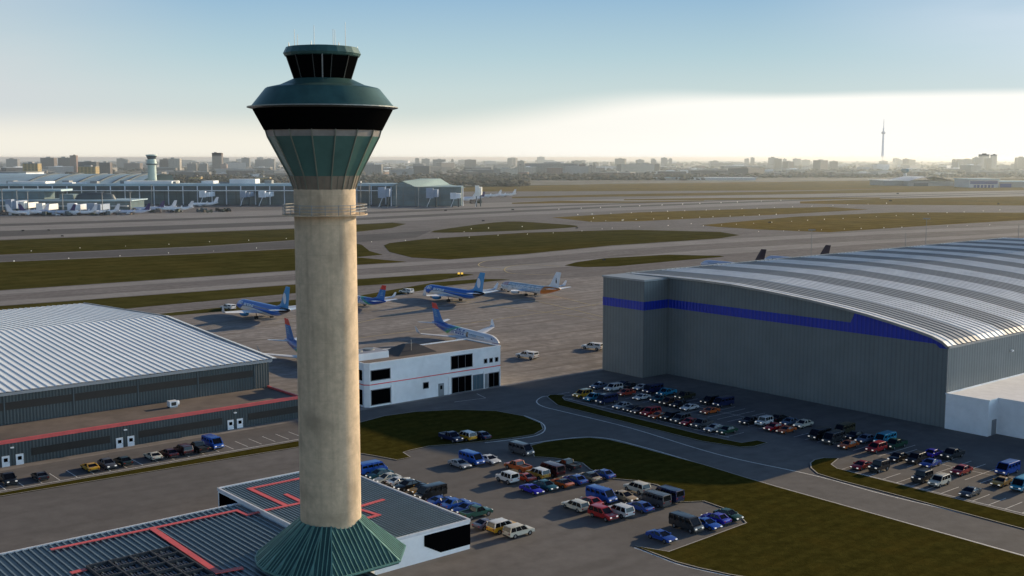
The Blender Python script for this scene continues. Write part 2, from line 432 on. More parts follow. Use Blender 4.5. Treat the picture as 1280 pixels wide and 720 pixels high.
# --- taxiway stripes, left and middle field (shoulders light, centre dark)
def band(pts_top, pts_bot, z, mat, name):
    return struct(name, MB().flat(pxs(pts_top + pts_bot[::-1]), z), mat)
band([(-300,385),(0,364),(369,339),(447,332),(560,325),(656,318.5),(763,308),(900,299),(1100,289),(1400,277)], [(-300,404),(0,382),(369,355),(447,348.5),(548,342),(640,338),(763,330),(900,318),(1100,304),(1400,288)], .05, M_LIGHTP, 'taxiway_shoulder')
band([(-300,390),(0,368.5),(369,343),(447,336.5),(560,329.5),(656,323),(763,313),(900,304),(1100,293),(1400,280)], [(-300,398),(0,377),(369,350.5),(447,344),(548,337.5),(640,332),(763,322),(900,311),(1100,300),(1400,285)], .08, M_FIELD, 'taxiway')
band([(-300,293),(0,273),(369,262),(447,259),(565,255),(760,249),(1000,242),(1280,235)], [(-300,324),(0,299),(369,285),(447,280),(565,273),(760,264),(1000,254),(1280,245)], .05, M_LIGHTP, 'runway_shoulder')
band([(-300,301),(0,280),(369,268.5),(447,265.5),(565,261),(760,254.5),(1000,247),(1280,239.5)], [(-300,305),(0,283),(369,271),(447,268),(565,263),(760,256),(1000,248.2),(1280,240.4)], .08, M_DARKP, 'runway')
band([(-300,313),(0,289),(369,276.5),(447,272.5),(565,266.5),(760,258),(1000,249.6),(1280,241.4)], [(-300,320),(0,296),(369,281),(447,275.5),(565,269.5),(760,260),(1000,251),(1280,242.5)], .08, M_DARKP, 'runway')
band([(-300,345),(0,319.5),(250,309),(369,301),(447,294),(540,288)], [(-300,352),(0,327),(250,316),(369,310),(447,303),(520,297)], .05, M_DARKP, 'taxiway')
# --- grass between them
grass_patch([(-300,322),(0,300.5),(369,286),(440,281),(490,278.5),(507,280),(490,285),(440,290.5),(369,300),(250,308),(0,318.5),(-300,343)])
grass_patch([(-300,354),(0,328),(250,317.5),(369,311),(440,304),(452,306),(462,314),(478,318.5),(445,321.5),(447,322),(480,325),(508,327.5),(447,331),(369,338),(0,363),(-300,384)])
grass_patch([(-300,405),(0,383),(369,356),(447,349.5),(548,342.5),(575,342),(592,343.5),(548,350.5),(447,357.5),(369,366.5),(187,383),(0,402)])
grass_patch([(187,394),(369,375),(440,371.5),(545,353),(600,349),(637,349.5),(560,357),(447,378),(369,382),(200,396)])
grass_patch([(538,290.5),(580,283),(634,277),(680,279),(722,282.5),(700,285.5),(620,289.5)], smooth=3)
grass_patch([(480,307),(487,304),(530,299),(656,291),(785,287.3),(900,290),(924,294),(900,298),(763,307),(656,317.5),(560,324.5),(515,322),(487,315)])
grass_patch([(706,332),(720,328),(756,323),(835,318.5),(900,320),(905,321),(835,327),(770,333),(730,334)])
grass_patch([(690,272),(800,265.5),(909,262),(1035,258.8),(1085,262),(1040,264.5),(993,267.3),(888,272.3),(800,276.5),(740,277.5)], mat=M_GRASSGLARE)
grass_patch([(876,281.5),(993,271),(1120,265.5),(1280,266),(1500,270),(1500,270.5),(1280,275),(1162,282),(1035,290.5),(951,287),(900,284)], mat=M_GRASSGLARE)
for a, b in (([(640,246),(760,243),(950,240),(1280,233)],[(640,248),(760,246),(950,243.5),(1280,238)]),
             ([(560,235),(760,230),(1000,227),(1280,224.5)],[(560,239.5),(760,239),(1000,238),(1280,234)]),
             ([(780,249),(900,247.5),(1000,247),(1100,247)],[(780,250.5),(900,250),(1000,249.5),(1100,248.6)]),
             ([(1000,252),(1100,248.5),(1280,245.5),(1500,244)],[(1000,254.5),(1100,256),(1280,257),(1500,256)]),
             ([(640,253.5),(700,251),(800,252),(880,250.5)],[(640,255),(700,254),(800,253.5),(880,251.5)])):
    band(a, b, .12, M_GRASSGLARE, 'grass')
struct('perimeter_grass', MB().flat(pxs([(-900,252),(-500,240),(0,236),(640,232),(1280,223),(2000,219),(2000,222),(1280,226.5),(640,238.5),(0,250),(-900,270)]), .06), M_GRASSFAR)

# --- near verges
isl1 = [(430,566),(430,534),(452,528.5),(480,521),(520,515.5),(570,513),(620,514.5),(655,521),(676,530),(679,537.5),(668,544),(640,548.5),(605,552.5),(570,556),(536,558.8),(512,564),(504,566.5),(513,572.6),(496,576),(470,571),(452,568)]
isl2 = [(662,558.5),(680,553.6),(709,549.7),(737,548),(761,550.5),(790,557.5),(830,568.5),(880,582),(930,597.5),(972,610),(1100,646),(1280,697),(1420,738),(1420,900),(1010,735),(912,719.5),(873,711),(845,703.5),(818,693),(794,684),(836,691),(885,673),(933,655),(921,642),(880,627.6),(849,629),(849,620),(821,607),(795,602),(762,599),(738,588),(728,580),(705,575.5),(690,573.5),(668,572)]
isl3 = [(684,497),(687,494.6),(693,494),(707,495),(703,497.5),(706,501),(768,517.5),(822,530.5),(877,544.5),(907,550.5),(927,554.5),(946,551.5),(959,554.5),(943,559),(925,560),(877,552.5),(811,536),(746,519.5),(697,507.5)]
isl4 = [(1013,580),(1018,575.8),(1030,573.4),(1048,574),(1039,581.6),(1046,586.5),(1137,610),(1280,646),(1420,681),(1420,700),(1280,662.5),(1110,617),(1050,601.5),(1022,593),(1014,586)]
kerb = MB()
for pts in (isl1, isl2, isl3, isl4):
    p = pxs(pts)
    struct('grass_verge', MB().prism(p, 0, .20), M_GRASS)
    kerb.strip(p, .22, .205, closed=True)
verge = [lg(40,-192.7), lg(107,-191.4), lg(118,-191.2), lg(118,-187.6), lg(104,-187.2), lg(40,-191.2)]
struct('grass_verge', MB().prism(verge, 0, .20), M_GRASS); kerb.strip(verge, .22, .205, closed=True)
struct('kerb', kerb, M_KERB)

# --- painted markings
mk = MB()
Z1 = .10
def pline(pts, wd=.22, smooth=5): mk.strip(smoothline(pxs(pts), smooth) if smooth else pxs(pts), wd, Z1)
pline([(706,498),(684,495.6),(674,498.5),(671,503.5),(680,509),(704,515),(789,535.8),(899,569),(1016,594.5),(1108,619.5),(1241,651),(1290,664)], .28)
pline([(655,556.6),(680,552.3),(709,548.6),(737,546.8),(763,549.2),(792,556.2),(832,567.3),(900,588),(972,609),(1120,650.5),(1290,698)], .28)
pline([(606,554),(640,550),(670,545),(681,538),(677,529),(655,520)], .28)
pline([(793,685.2),(818,694.6),(845,705.2),(873,712.6),(912,721),(980,737)], .3)
pline([(596,492.5),(607,498),(568,503)], .18, 0)
def stalls(L0, L1, G0, G1, step=2.7, rail=None):
    k = G0
    while k <= G1 + .01:
        mk.strip([lg(L0,k), lg(L1,k)], .13, Z1); k += step
    if rail is not None: mk.strip([lg(rail,G0), lg(rail,G1)], .2, Z1+.004)
stalls(173.0,178.4,-191.4,-139.4, rail=172.9); stalls(183.2,195.8,-191.4,-137.0); stalls(183.0,195.6,-131.4,-111.0)
mk.strip([lg(189.4,-191.4), lg(189.4,-137.0)], .13, Z1+.004)
stalls(170.2,175.8,-111.8,-60, rail=170.1); stalls(180.6,193.0,-110.6,-60)
mk.strip([lg(186.8,-110.6), lg(186.8,-60)], .13, Z1+.004)
k = 47.0
while k < 112:
    mk.strip([lg(k,-199.4), lg(k,-194.0)], .14, Z1); k += 2.93
mk.strip([lg(44,-193.9), lg(113,-192.6)], .22, Z1+.004)
struct('road_markings', mk, M_LINE)
ym = MB()
def yline(pts, wd): ym.strip(smoothline(pxs(pts),5), wd, .11)
yline([(440,424),(560,408),(700,388),(760,378)], .35)
yline([(447,404),(560,380),(640,372),(760,398)], .35)
yline([(700,344),(640,342),(632,335),(655,331),(700,333)], .5); yline([(640,338),(600,333),(605,327),(625,325)], .5)
yline([(560,375),(700,393),(752,401)], .3)
yline([(660,362),(745,383)], .3)
struct('apron_markings', ym, M_YLINE)

# --- taxiway edge lights and small dark signs
M_LAMPW = M('lamp_glass', (.85,.82,.75), .3, 0, .05, 2, world=False)
b_ = M_LAMPW.node_tree.nodes['Principled BSDF']; b_.inputs['Emission Color'].default_value = (1,.9,.7,1); b_.inputs['Emission Strength'].default_value = .35
M_STEM = M('grey_steel', (.16,.16,.16), .5, .5, .1, 3, world=False)
spots = [(x/3.2, 230+y/3.2) for x,y in ((56,312),(125,270),(275,300),(320,258),(480,290),(502,250),(674,278),(676,243),(838,233),(855,270),(995,227),(1026,258),(1145,220))]
spots += [(440+x/2.783, 230+y/2.783) for x,y in ((68,203),(186,198),(300,190),(408,187),(508,180),(592,150),(475,155),(415,158),(700,172),(800,165),(870,158),(840,120),(940,128),(390,168),(610,176),(905,155),(1000,150),(1100,146),(1180,140))]
for a, b, c in (((740,277),(990,268),13),((720,269),(1130,254),18),((880,283),(1270,262),18),((950,290),(1260,281),12),((700,262),(1000,250),12)):
    for i in range(c):
        t=(i+random.uniform(-.15,.15))/c; spots.append((a[0]+(b[0]-a[0])*t, a[1]+(b[1]-a[1])*t))
lamp_me = {}
for px, py in spots:
    x, y = at(px,py); s = max(.8, y/950)*random.uniform(.75,1.1)
    k = round(s*4)/4
    if k not in lamp_me:
        lamp_me[k] = MB().lathe([(.10*k,.10),(.10*k,.30*k),(.30*k,.34*k),(.34*k,.55*k),(.22*k,.78*k),(.05*k,.84*k)], 8).mesh('edge_light')
    o = obj('edge_light', lamp_me[k], M_LAMPW); o.location=(x,y,0)
    tag(o, 'small white edge light standing in the grass along a taxiway', 'light', 'taxiway edge lights')
sign_me = MB().box(-1.6,1.6,-.3,.3,.5,1.7).box(-1.2,-1.0,-.08,.08,0,.5).box(1.0,1.2,-.08,.08,0,.5).mesh('taxiway_sign')
M_SIGN = M('sign_back', (.02,.018,.018), .6, 0, .1, 2, world=False)
for px, py in ((28.7,289.3),(61,288.6),(78,296),(557,264),(641,263),(604,277),(721,286),(962,279),(1122,243),(1248,256),(755,326),(1113,252)):
    x, y = at(px,py); o = obj('taxiway_sign', sign_me, M_SIGN); o.location=(x,y,.02); k=max(.55,y/1300); o.scale=(k,k,k)
    o.rotation_euler=(0,0,random.uniform(-.3,.6)); tag(o,'low dark sign board standing beside a taxiway','sign','taxiway signs')
M_AMBER = M('amber_lamp', (.7,.4,.05), .4, 0, .05, 2, world=False)
b_ = M_AMBER.node_tree.nodes['Principled BSDF']; b_.inputs['Emission Color'].default_value = (1,.6,.08,1); b_.inputs['Emission Strength'].default_value = .9
for px in (573.5, 577.5):
    x, y = at(px,345.5); t = thing('guard_light', 'yellow guard light on the grass strip behind the blue airliner', 'light', (x,y,.12), 0, 'runway guard lights')
    obj('lamp', MB().box(-.5,.5,-.25,.25,.9,1.7), M_AMBER, t); obj('stand', MB().box(-.45,.45,-.1,.1,0,.9), M_SIGN, t)
# ================================================================ control tower
TX, TY = at(414.6, 692, 4.5)
def th_(px_half, py): # radius and height from photo
    return px_half*(TY*CT+(EYE-zrow(py,TY))*ST)/FPX, zrow(py,TY)
def concrete(name, rgb):
    m = M(name, rgb, .85, 0, .15, 1.1, world=False, bump=.25, bscale=2.5, dirt=.8, dirt_rgb=tuple(c*.56 for c in rgb))
    n, l, b = nodes(m); x, y, z = obj_xyz(m)
    st = n.new('ShaderNodeTexNoise'); mp = n.new('ShaderNodeMapping'); mp.inputs['Scale'].default_value=(1.1,1.1,.07)
    tcn = n.new('ShaderNodeTexCoord'); l.new(tcn.outputs['Object'], mp.inputs['Vector']); l.new(mp.outputs[0], st.inputs['Vector']); st.inputs['Scale'].default_value=1; st.inputs['Detail'].default_value=6
    r = n.new('ShaderNodeMapRange'); r.inputs['From Min'].default_value=.5; r.inputs['From Max'].default_value=.7; r.inputs['To Max'].default_value=.4
    l.new(st.outputs['Fac'], r.inputs['Value']); multiply_color(m, r.outputs[0], tuple(c*.5 for c in rgb))
    j = math_node(m,'LESS_THAN', math_node(m,'FRACT', math_node(m,'DIVIDE', z, 3.6)), .018)
    multiply_color(m, math_node(m,'MULTIPLY', j, .18), tuple(c*.5 for c in rgb))
    return m
M_CONC = concrete('tower_concrete', (.61,.455,.30))
M_GREENROOF = M('green_roof', (.052,.118,.108), .42, .25, .2, .6, world=False, dirt=.5, dirt_rgb=(.05,.10,.08))
M_SEAM = M('green_seam', (.17,.33,.27), .4, .25, .15, .6, world=False)
M_GLASSG = M('green_glass', (.066,.138,.116), .36, .0, .18, .35, world=False)
M_DARKGLASS = M('dark_glass', (.003,.003,.003), .9, 0, .1, .4, world=False, spec=.0)
M_BROWN = M('spandrel', (.24,.19,.14), .4, .1, .2, .5, world=False)
M_PANEL = M('upper_panel', (.30,.27,.24), .3, .2, .25, .4, world=False)
M_RIB = M('rib_metal', (.06,.065,.06), .4, .4, .15, .8, world=False)
M_GREYM = M('grey_metal', (.30,.30,.29), .45, .4, .12, 1.0, world=False)
M_BRIM = M('brim_metal', (.20,.21,.20), .4, .5, .1, .8, world=False)
tw = thing('control_tower', 'tall concrete control tower with green flared cab and dark window bands', 'control tower', (TX,TY,0), math.atan2(TY,TX)+PI)
N = 16
def T(ph, py): return th_(ph, py)
r_s, z_s0 = T(37.6, 648); r_t, z_t = T(38.2, 236)
obj('shaft', MB().lathe([(r_s,0),(r_s,z_s0),(r_s*1.0,z_s0+8),(r_t,z_t)], 64), M_CONC, tw, 40)
# flared base roof with standing seams
R0, R1, zc0, zc1 = 9.55, r_s+.05, 4.6, z_s0+.15
hips = [math.radians(a) for a in (0, 62, 96, 128, 170, 215, 240, 258, 272, 286, 300, 314, 328, 344)]     # 0 faces the camera; root x axis points at it
base = MB(); seam = MB()
ring0 = [(R0*math.cos(a), R0*math.sin(a), zc0) for a in hips]; ring1 = [(R1*math.cos(a), R1*math.sin(a), zc1) for a in hips]
base.loft([[(p[0]*.985,p[1]*.985,zc0-.35) for p in ring0], ring0, ring1])
for i in range(len(hips)):
    a, b = Vector(ring0[i]), Vector(ring0[(i+1)%len(hips)]); c, d = Vector(ring1[i]), Vector(ring1[(i+1)%len(hips)])
    e = (b-a); ln = e.length; e.normalize(); mid0=(a+b)/2; mid1=(c+d)/2
    up = (mid1-mid0); up = up - e*up.dot(e); H_ = up.length; up.normalize()
    kk = int(ln/.62)
    for q in range(kk+1):
        u = ln*(q+.5)/(kk+1)
        # climb until the hip on either side or the top
        cu, du = (c-a).dot(e), (d-a).dot(e)
        t = 1.0
        if u < cu: t = u/cu if cu>1e-6 else 1
        elif u > du: t = (ln-u)/(ln-du) if ln-du>1e-6 else 1
        nrm = e.cross(up)
        if nrm.z < 0: nrm = -nrm
        p = a+e*u+nrm*.05; seam.beam(p, p+up*H_*max(t,.03), .11, .12)
    seam.beam(a+Vector((0,0,.06)), c+Vector((0,0,.06)), .16, .14); seam.beam(a, b, .22, .22)
rf = obj('base_roof', base, M_GREENROOF, tw); obj('seam', seam, M_SEAM, rf)
obj('base_wall', MB().lathe([(5.4,0),(5.4,4.3)], 32), simple('base_wall_paint', (.35,.36,.36), world=False), tw, 40)
# gallery
zg = zrow(268.5,TY); rg = 52.5*TY/FPX
gl = obj('gallery', MB().lathe([(r_t*.99,zg),(rg,zg),(rg,zg+.14),(r_t*.99,zg+.14)], 48, cap=False), M_CONC, tw)
rails = MB()
for hgt in (.42,.78,1.15):
    for i in range(40):
        a,b = 2*PI*i/40, 2*PI*(i+1)/40
        rails.beam((rg*.985*math.cos(a),rg*.985*math.sin(a),zg+.14+hgt),(rg*.985*math.cos(b),rg*.985*math.sin(b),zg+.14+hgt),.07)
for i in range(20):
    a=2*PI*i/20; rails.beam((rg*.985*math.cos(a),rg*.985*math.sin(a),zg+.14),(rg*.985*math.cos(a),rg*.985*math.sin(a),zg+1.33),.08)
obj('railing', rails, M_GREYM, gl)
# flare
a0 = PI/N
f0, f1, f2, f3 = T(38.6,236), T(44,219.5), T(69.5,171), T(71.8,162.5)
obj('lower_band', MB().lathe([f0,f1],N,a0,cap=False), M_BROWN, tw)
obj('glass_flare', MB().lathe([f1,f2],N,a0,cap=False), M_GLASSG, tw)
obj('upper_band', MB().lathe([f2,f3,(f3[0]*.5,f3[1]+.02)],N,a0,cap=False), M_PANEL, tw)
rib = MB()
for i in range(N):
    a=a0+2*PI*i/N; c,s=math.cos(a),math.sin(a)
    pr=[(f0[0]*1.005,f0[1]),(f1[0]*1.008,f1[1]),(f2[0]*1.008,f2[1]),(f3[0]*1.01,f3[1])]
    for (ra,za),(rb,zb) in zip(pr,pr[1:]): rib.beam((ra*c,ra*s,za),(rb*c,rb*s,zb),.13,.14)
    # slim mid-panel mullion
    a+=PI/N; c,s=math.cos(a)*math.cos(PI/N),math.sin(a)*math.cos(PI/N)
    for (ra,za),(rb,zb) in zip(pr[:1],pr[1:2]): rib.beam((ra*c,ra*s,za),(rb*c,rb*s,zb),.05,.06)
obj('mullions', rib, simple('mullion_green', (.20,.20,.15), world=False, rough=.45), tw)
# window band, brim, roof
w0, w1 = T(72.8,163), T(86.5,137.5); br = T(93.5,134.6)
obj('window_band', MB().lathe([(w0[0],w0[1]-.02),w1],48,cap=True), M_DARKGLASS, tw, 40)
obj('brim', MB().lathe([(w1[0]*.97,br[1]-.28),(br[0],br[1]-.05),(br[0],br[1]+.07),(w1[0]*.97,br[1]+.12)],48,cap=False), M_BRIM, tw)
e0, e1, e2, e3 = T(88.5,133.6), T(71,111.5), T(69,110.2), T(37,99.2)
obj('cab_roof', MB().lathe([e0,e1,e2,T(53,106.6),e3],40,PI/40,cap=True), M_GREENROOF, tw, 12)
u0, u1 = T(35.8,99.4), T(45.2,71.2)
obj('upper_window_band', MB().lathe([(u0[0],u0[1]-.1),u1],12,PI/12,cap=True), M_DARKGLASS, tw)
um = MB()
for i in range(12):
    a=PI/12+2*PI*i/12+0; c,s=math.cos(a)*1.01,math.sin(a)*1.01
    um.beam((u0[0]*c,u0[1]*0+u0[0]*s,u0[1]),(u1[0]*c,u1[0]*s,u1[1]),.10)
obj('window_frame', um, M_RIB, tw)
obj('window_post', MB().beam((u0[0]*1.01,0,u0[1]),(u1[0]*1.01,0,u1[1]),.16), M_GREYM, tw)
t0,t1,t2 = T(48.3,67.6), T(44.6,60), T(30,58.4)
obj('top_fascia', MB().lathe([(u1[0]*.98,u1[1]-.05),(T(46.5,71)[0],u1[1]+.05),t0,t1,t2,(.1,t2[1]+.1)],24,PI/24,cap=True), M_GREENROOF, tw)
for dx, dy_, top in ((-33,.5,37.5),(-9.5,-1,30.5),(-30,-2.2,41),(13.5,1,37),(16,-1.5,35),(28.5,.3,27.5),(-40,.6,54),(-13,2,53),(20,2,54),(43,-.4,57)):
    k=TY/FPX; ob_y=dx*k; zt=zrow(top,TY)
    obj('antenna', MB().cyl((dy_,ob_y,t1[1]-.1),(dy_,ob_y,zt),.035 if zt>t2[1]+1.2 else .08,.02,6), M_GREYM, tw)
# ================================================================ near buildings
M_WHITEROOF = M('white_sheet_roof', (.95,.93,.91), .26, .0, .08, .12, world=False, dirt=.3, dirt_rgb=(.80,.80,.83), spec=.4)
M_TEALWALL = ribbed('teal_cladding', (.065,.085,.090), .62, .05, .5, .1, .7, .12)
M_BANDWIN = M('window_strip', (.022,.021,.020), .35, 0, .15, .5, world=False)
M_FLATROOF = M('bitumen_roof', (.17,.135,.115), .9, 0, .25, .25, world=False, dirt=.6, dirt_rgb=(.075,.06,.055), bump=.2)
M_REDTRIM = M('red_trim', (.80,.12,.11), .5, 0, .12, .5, world=False)
M_GREYTRIM = M('grey_trim', (.33,.34,.35), .45, .2, .1, .5, world=False)
M_DOOR = M('white_door', (.82,.83,.85), .5, 0, .08, 2, world=False)
M_WHITEWALL = M('white_render', (.93,.93,.93), .75, 0, .07, .5, world=False, dirt=.5, dirt_rgb=(.72,.71,.70))
M_BLACKWIN = M('black_window', (.003,.003,.0035), .9, 0, .05, .4, world=False, spec=.0)

def corrugated(x0, x1, prof, period, h, mi=0, frac=.5):
    """sheet with ribs running along the (y,z) profile; ribs repeat along x"""
    mb = MB(); xs = []
    k = x0
    while k < x1-1e-6:
        xs += [(k,0),(k+period*.07,h),(k+period*.15,h*.98),(k+period*.93,h*.12)]; k += period
    xs.append((x1,0))
    o = 0; m = len(xs)
    for y, z in prof: mb.v += [(x,y,z+d) for x,d in xs]
    for j in range(len(prof)-1):
        for i in range(m-1):
            mb.f.append((j*m+i,j*m+i+1,(j+1)*m+i+1,(j+1)*m+i)); mb.m.append(mi)
    return mb

def striped(m, period, off, frac, dark):
    x,y,z = obj_xyz(m); f = math_node(m,'FRACT', math_node(m,'DIVIDE', math_node(m,'ADD',x,off), period))
    n,l,_ = nodes(m); r = n.new('ShaderNodeMapRange'); r.interpolation_type='SMOOTHSTEP'
    r.inputs['From Min'].default_value=frac-.12; r.inputs['From Max'].default_value=frac+.12; l.new(f, r.inputs['Value'])
    multiply_color(m, math_node(m,'MULTIPLY', r.outputs[0], .95), dark)
striped(M_WHITEROOF, 1.55, 1.0, .58, (.70,.69,.68))  # sunlit and shaded rib sides painted as white and grey bands
# ---- hangar with the white roof
h = bld('hangar', 'long low hangar with white ribbed roof and red-trimmed annexe along its front', 'hangar', 30, -209)
XR = 87.0                                          # right end, L = 117
wl = MB().prism([(0,14.3),(XR,14.3),(XR,130),(0,130)], 0, 10.6)
for x in (0, XR-.3):
    wl.add([(x,14.3,10.6),(x,130,10.6),(x,72,13.8),(x+.3,14.3,10.6),(x+.3,130,10.6),(x+.3,72,13.8)],[(0,1,2),(5,4,3),(0,3,4,1),(1,4,5,2),(2,5,3,0)])
obj('wall', wl, M_TEALWALL, h)
rf = obj('roof', corrugated(-1, XR+.4, [(13.6,10.75),(40,12.1),(72,14.0),(100,12.8),(131,11.5)], 1.55, .17), M_WHITEROOF, h)
obj('eave_trim', MB().box(-1,XR+.45,13.45,13.75,10.15,10.72).beam((XR+.45,13.5,10.8),(XR+.45,72,14.1),.25,.4).beam((XR+.45,72,14.1),(XR+.45,131,11.6),.25,.4), M_GREYTRIM, rf)
def strips(name, par, y, z0, z1, segs, mat=M_BANDWIN):
    for a, b in segs: obj(name, MB().box(a,b,y-.06,y+.1,z0,z1), mat, par)
strips('window_strip', h, 14.3, 7.2, 8.7, [(k, k+12.6) for k in (5.5,18.5,31.5,44.5,57.5,70.5)])
dv = MB()
for k in (5.2,18.2,31.2,44.2,57.2,70.2,83.4): dv.box(k,k+.22,14.16,14.4,4.6,10.2)
obj('wall_post', dv, simple('wall_post_grey', (.10,.12,.125), world=False), h)
obj('annexe', MB().prism([(0,0),(XR-.3,0),(XR-.3,14.2),(0,14.2)], 0, 4.35), ribbed('annexe_cladding', (.065,.083,.088), .6, .05, .5, .1, .65, .12), h)
obj('annexe_roof', MB().box(.2,XR-.5,.2,14.2,4.3,4.42), M_FLATROOF, h)
obj('red_parapet', MB().box(0,XR-.25,-.12,.22,4.2,4.85).box(XR-.55,XR-.2,.22,14.2,4.2,4.8), M_REDTRIM, h)
strips('window_strip', h, 0, 1.35, 2.75, [(-2,24.6),(31.6,46),(51.5,68.8),(74.6,86.4)])
strips('window_strip', h, 0, 1.35, 2.75, [])
for xd in (27.15,29.55,47.75,49.95,70.6,72.65):
    d = obj('door', MB().box(xd-.66,xd+.66,-.14,.08,0,2.0), M_DOOR, h)
    obj('pane', MB().box(xd-.33,xd+.33,-.18,-.12,.95,1.6), M_BLACKWIN, d)
    obj('handle', MB().box(xd+.5,xd+.6,-.22,-.13,.8,.92), M_GREYM, d)
for xd in (28.3,48.9,71.6):
    obj('wall_lamp', MB().box(xd-.28,xd+.28,-.42,-.05,3.3,3.5), M_DOOR, h)
# air handler on the annexe roof
p = lg(92.2,-217.5)
ac = thing('air_handler', 'white rooftop air handling unit on the dark annexe roof', 'air conditioner', (p[0],p[1],4.42), AX)
obj('casing', MB().box(-.95,.75,-.7,.7,.25,1.35), M_DOOR, ac); obj('duct', MB().cyl((.75,0,.8),(1.25,0,.8),.5,.5,14), M_DOOR, ac); obj('skid', MB().box(-.9,.7,-.65,-.45,0,.25).box(-.9,.7,.45,.65,0,.25), M_GREYTRIM, ac); obj('grille', MB().box(-.6,.4,-.74,-.69,.45,1.15), M_BANDWIN, ac)

# ---- white two-storey office
wb = bld('office_building', 'white two-storey office with black windows and thin red line along its front', 'office building', 132.4, -207.7)
W, D, HB = 38.2, 13.5, 9.75
body = MB().prism([(0,.9),(.9,0),(W,0),(W,D),(0,D)], 0, HB)
obj('wall', body, M_WHITEWALL, wb)
obj('roof', MB().prism([(.35,1.1),(1.1,.35),(W-.35,.35),(W-.35,D-.35),(.35,D-.35)], HB-.02, HB+.06), M_FLATROOF, wb)
pp = MB()
for a, b in (((.9,0.0),(W,0.0)),((W,0.0),(W,D)),((W,D),(0,D)),((0,D),(0,.9)),((0,.9),(.9,0.0))): pp.beam((a[0],a[1],HB+.12),(b[0],b[1],HB+.12),.3,.3)
obj('parapet', pp, M_WHITEWALL, wb)
obj('red_line', MB().box(1.0,W+.04,-.035,.05,5.0,5.22).add([(-.03,.9,5.0),(.9,-.03,5.0),(.9,-.03,5.22),(-.03,.9,5.22)],[(0,1,2,3)]).box(-.035,.05,.9,D,5.0,5.22), M_REDTRIM, wb)
def window(x0, x1, z0, z1, mull=1, mat=M_BLACKWIN, par=wb):
    f = obj('window', MB().box(x0,x1,-.05,.02,z0,z1), mat, par)
    fr = MB()
    for a in (x0,x1): fr.box(a-.07,a+.07,-.10,.02,z0-.07,z1+.07)
    for a in (z0,z1): fr.box(x0-.07,x1+.07,-.10,.02,a-.07,a+.07)
    for i in range(1,mull):
        a=x0+(x1-x0)*i/mull; fr.box(a-.03,a+.03,-.08,.02,z0,z1)
    obj('frame', fr, simple('window_frame_grey', (.22,.22,.23), world=False, rough=.5), f)
window(1.2,6.3,6.0,8.3); window(1.2,6.3,.5,3.9)
window(15.3,16.8,2.4,3.8); window(23.3,29.6,5.9,9.0,3)
for x in (33.6,35.3,37.0): window(x-.45,x+.45,6.2,7.2)
window(23.5,29.3,.15,3.9,3); window(34.5,37.7,.15,3.6,2)
window(29.75,32.9,.2,3.7,3,simple('blue_glass', (.10,.15,.18), world=False, rough=.15))
d = obj('door', MB().box(19.6,21.2,-.06,.02,0,3.0), simple('grey_door', (.26,.27,.28), world=False), wb); obj('pane', MB().box(20.1,20.7,-.09,-.05,1.6,2.5), M_BLACKWIN, d)
obj('garage_panel', MB().box(33.2,34.3,-.05,.02,.15,3.6), simple('grey_door', (.26,.27,.28)), wb)
pl = MB()
for x in (6.6,22.6,33.05,37.95): pl.box(x-.14,x+.14,-.2,.02,0,4.4)
obj('pilaster', pl, M_WHITEWALL, wb)
for z0, z1 in ((6.0,8.3),(.5,3.9)): obj('side_window', MB().box(-.05,.02,1.6,8,z0,z1), M_BLACKWIN, wb)
# roof pieces
p = lg(136.5,-215.5)
ru = thing('rooftop_plant', 'pale rooftop plant enclosure on the white office roof beside the tower shaft', 'roof plant', (p[0],p[1],9.81), AX)
obj('screen', MB().box(-4.5,5.0,-3.2,3.2,0,1.5), M_WHITEWALL, ru); obj('fan', MB().cyl((-1.5,0,1.5),(-1.5,0,1.9),1.3,1.3,16).cyl((2,0.5,1.5),(2,.5,1.9),1.3,1.3,16), M_GREYM, ru); obj('deck', MB().box(-4.2,4.7,-2.9,2.9,1.49,1.56), simple('plant_deck', (.30,.31,.36), world=False), ru)
p = lg(149.0,-215.0)
mo = thing('roof_lantern', 'dark grey hipped roof lantern rising from the white office roof', 'roof lantern', (p[0],p[1],9.81), AX)
obj('hood', MB().loft([[(-5.4,-3.6,0),(5.4,-3.6,0),(5.4,3.6,0),(-5.4,3.6,0)],[(-2.6,-1.7,1.5),(2.6,-1.7,1.5),(2.6,1.7,1.5),(-2.6,1.7,1.5)],[(-1.3,-.5,2.1),(1.3,-.5,2.1),(1.3,.5,2.1),(-1.3,.5,2.1)]]), simple('lantern_hood', (.035,.037,.042), world=False, rough=.5), mo)
obj('mast', MB().cyl((-1.2,-2.6,.9),(-1.2,-2.6,3.4),.08,.06,6), M_GREYM, mo)

# ---- hangar with the blue stripe
hb = bld('hangar', 'tall grey hangar with blue wall stripe and curved banded metal roof', 'hangar', 213.0, -116.0)
LEN = 205.0
M_GREYWALL = ribbed('grey_cladding', (.19,.205,.20), 1.05, .03, .8, .0, .86, .10)
M_BLUE = ribbed('blue_cladding', (.010,.032,.40), 1.05, .07, .45, .05, .8, .1)
prof = [(0,16.9),(1.2,17.75),(3.5,18.6),(7.6,19.5),(13,20.5),(19,21.5),(26,22.4),(33.5,23.2),(42,23.9),(50,24.45),(56,24.8),(66,25.0),(76.2,24.95),(84,24.85),(90.6,24.7)]
def zr(y):
    for (a,za),(b,zb) in zip(prof,prof[1:]):
        if a<=y<=b: return za+(zb-za)*(y-a)/(b-a)
    return prof[-1][1]
gab = [(y,z-.25) for y,z in prof if y<=76.2]
wl = MB()
def gable(x, rev):
    pts=[(x,0,0)]+[(x,y,z) for y,z in gab]+[(x,76.2,0)]
    wl.add(pts,[tuple(range(len(pts)))])
gable(0,0); gable(LEN,1)
wl.add([(0,0,0),(LEN,0,0),(LEN,0,16.65),(0,0,16.65)],[(0,1,2,3)])
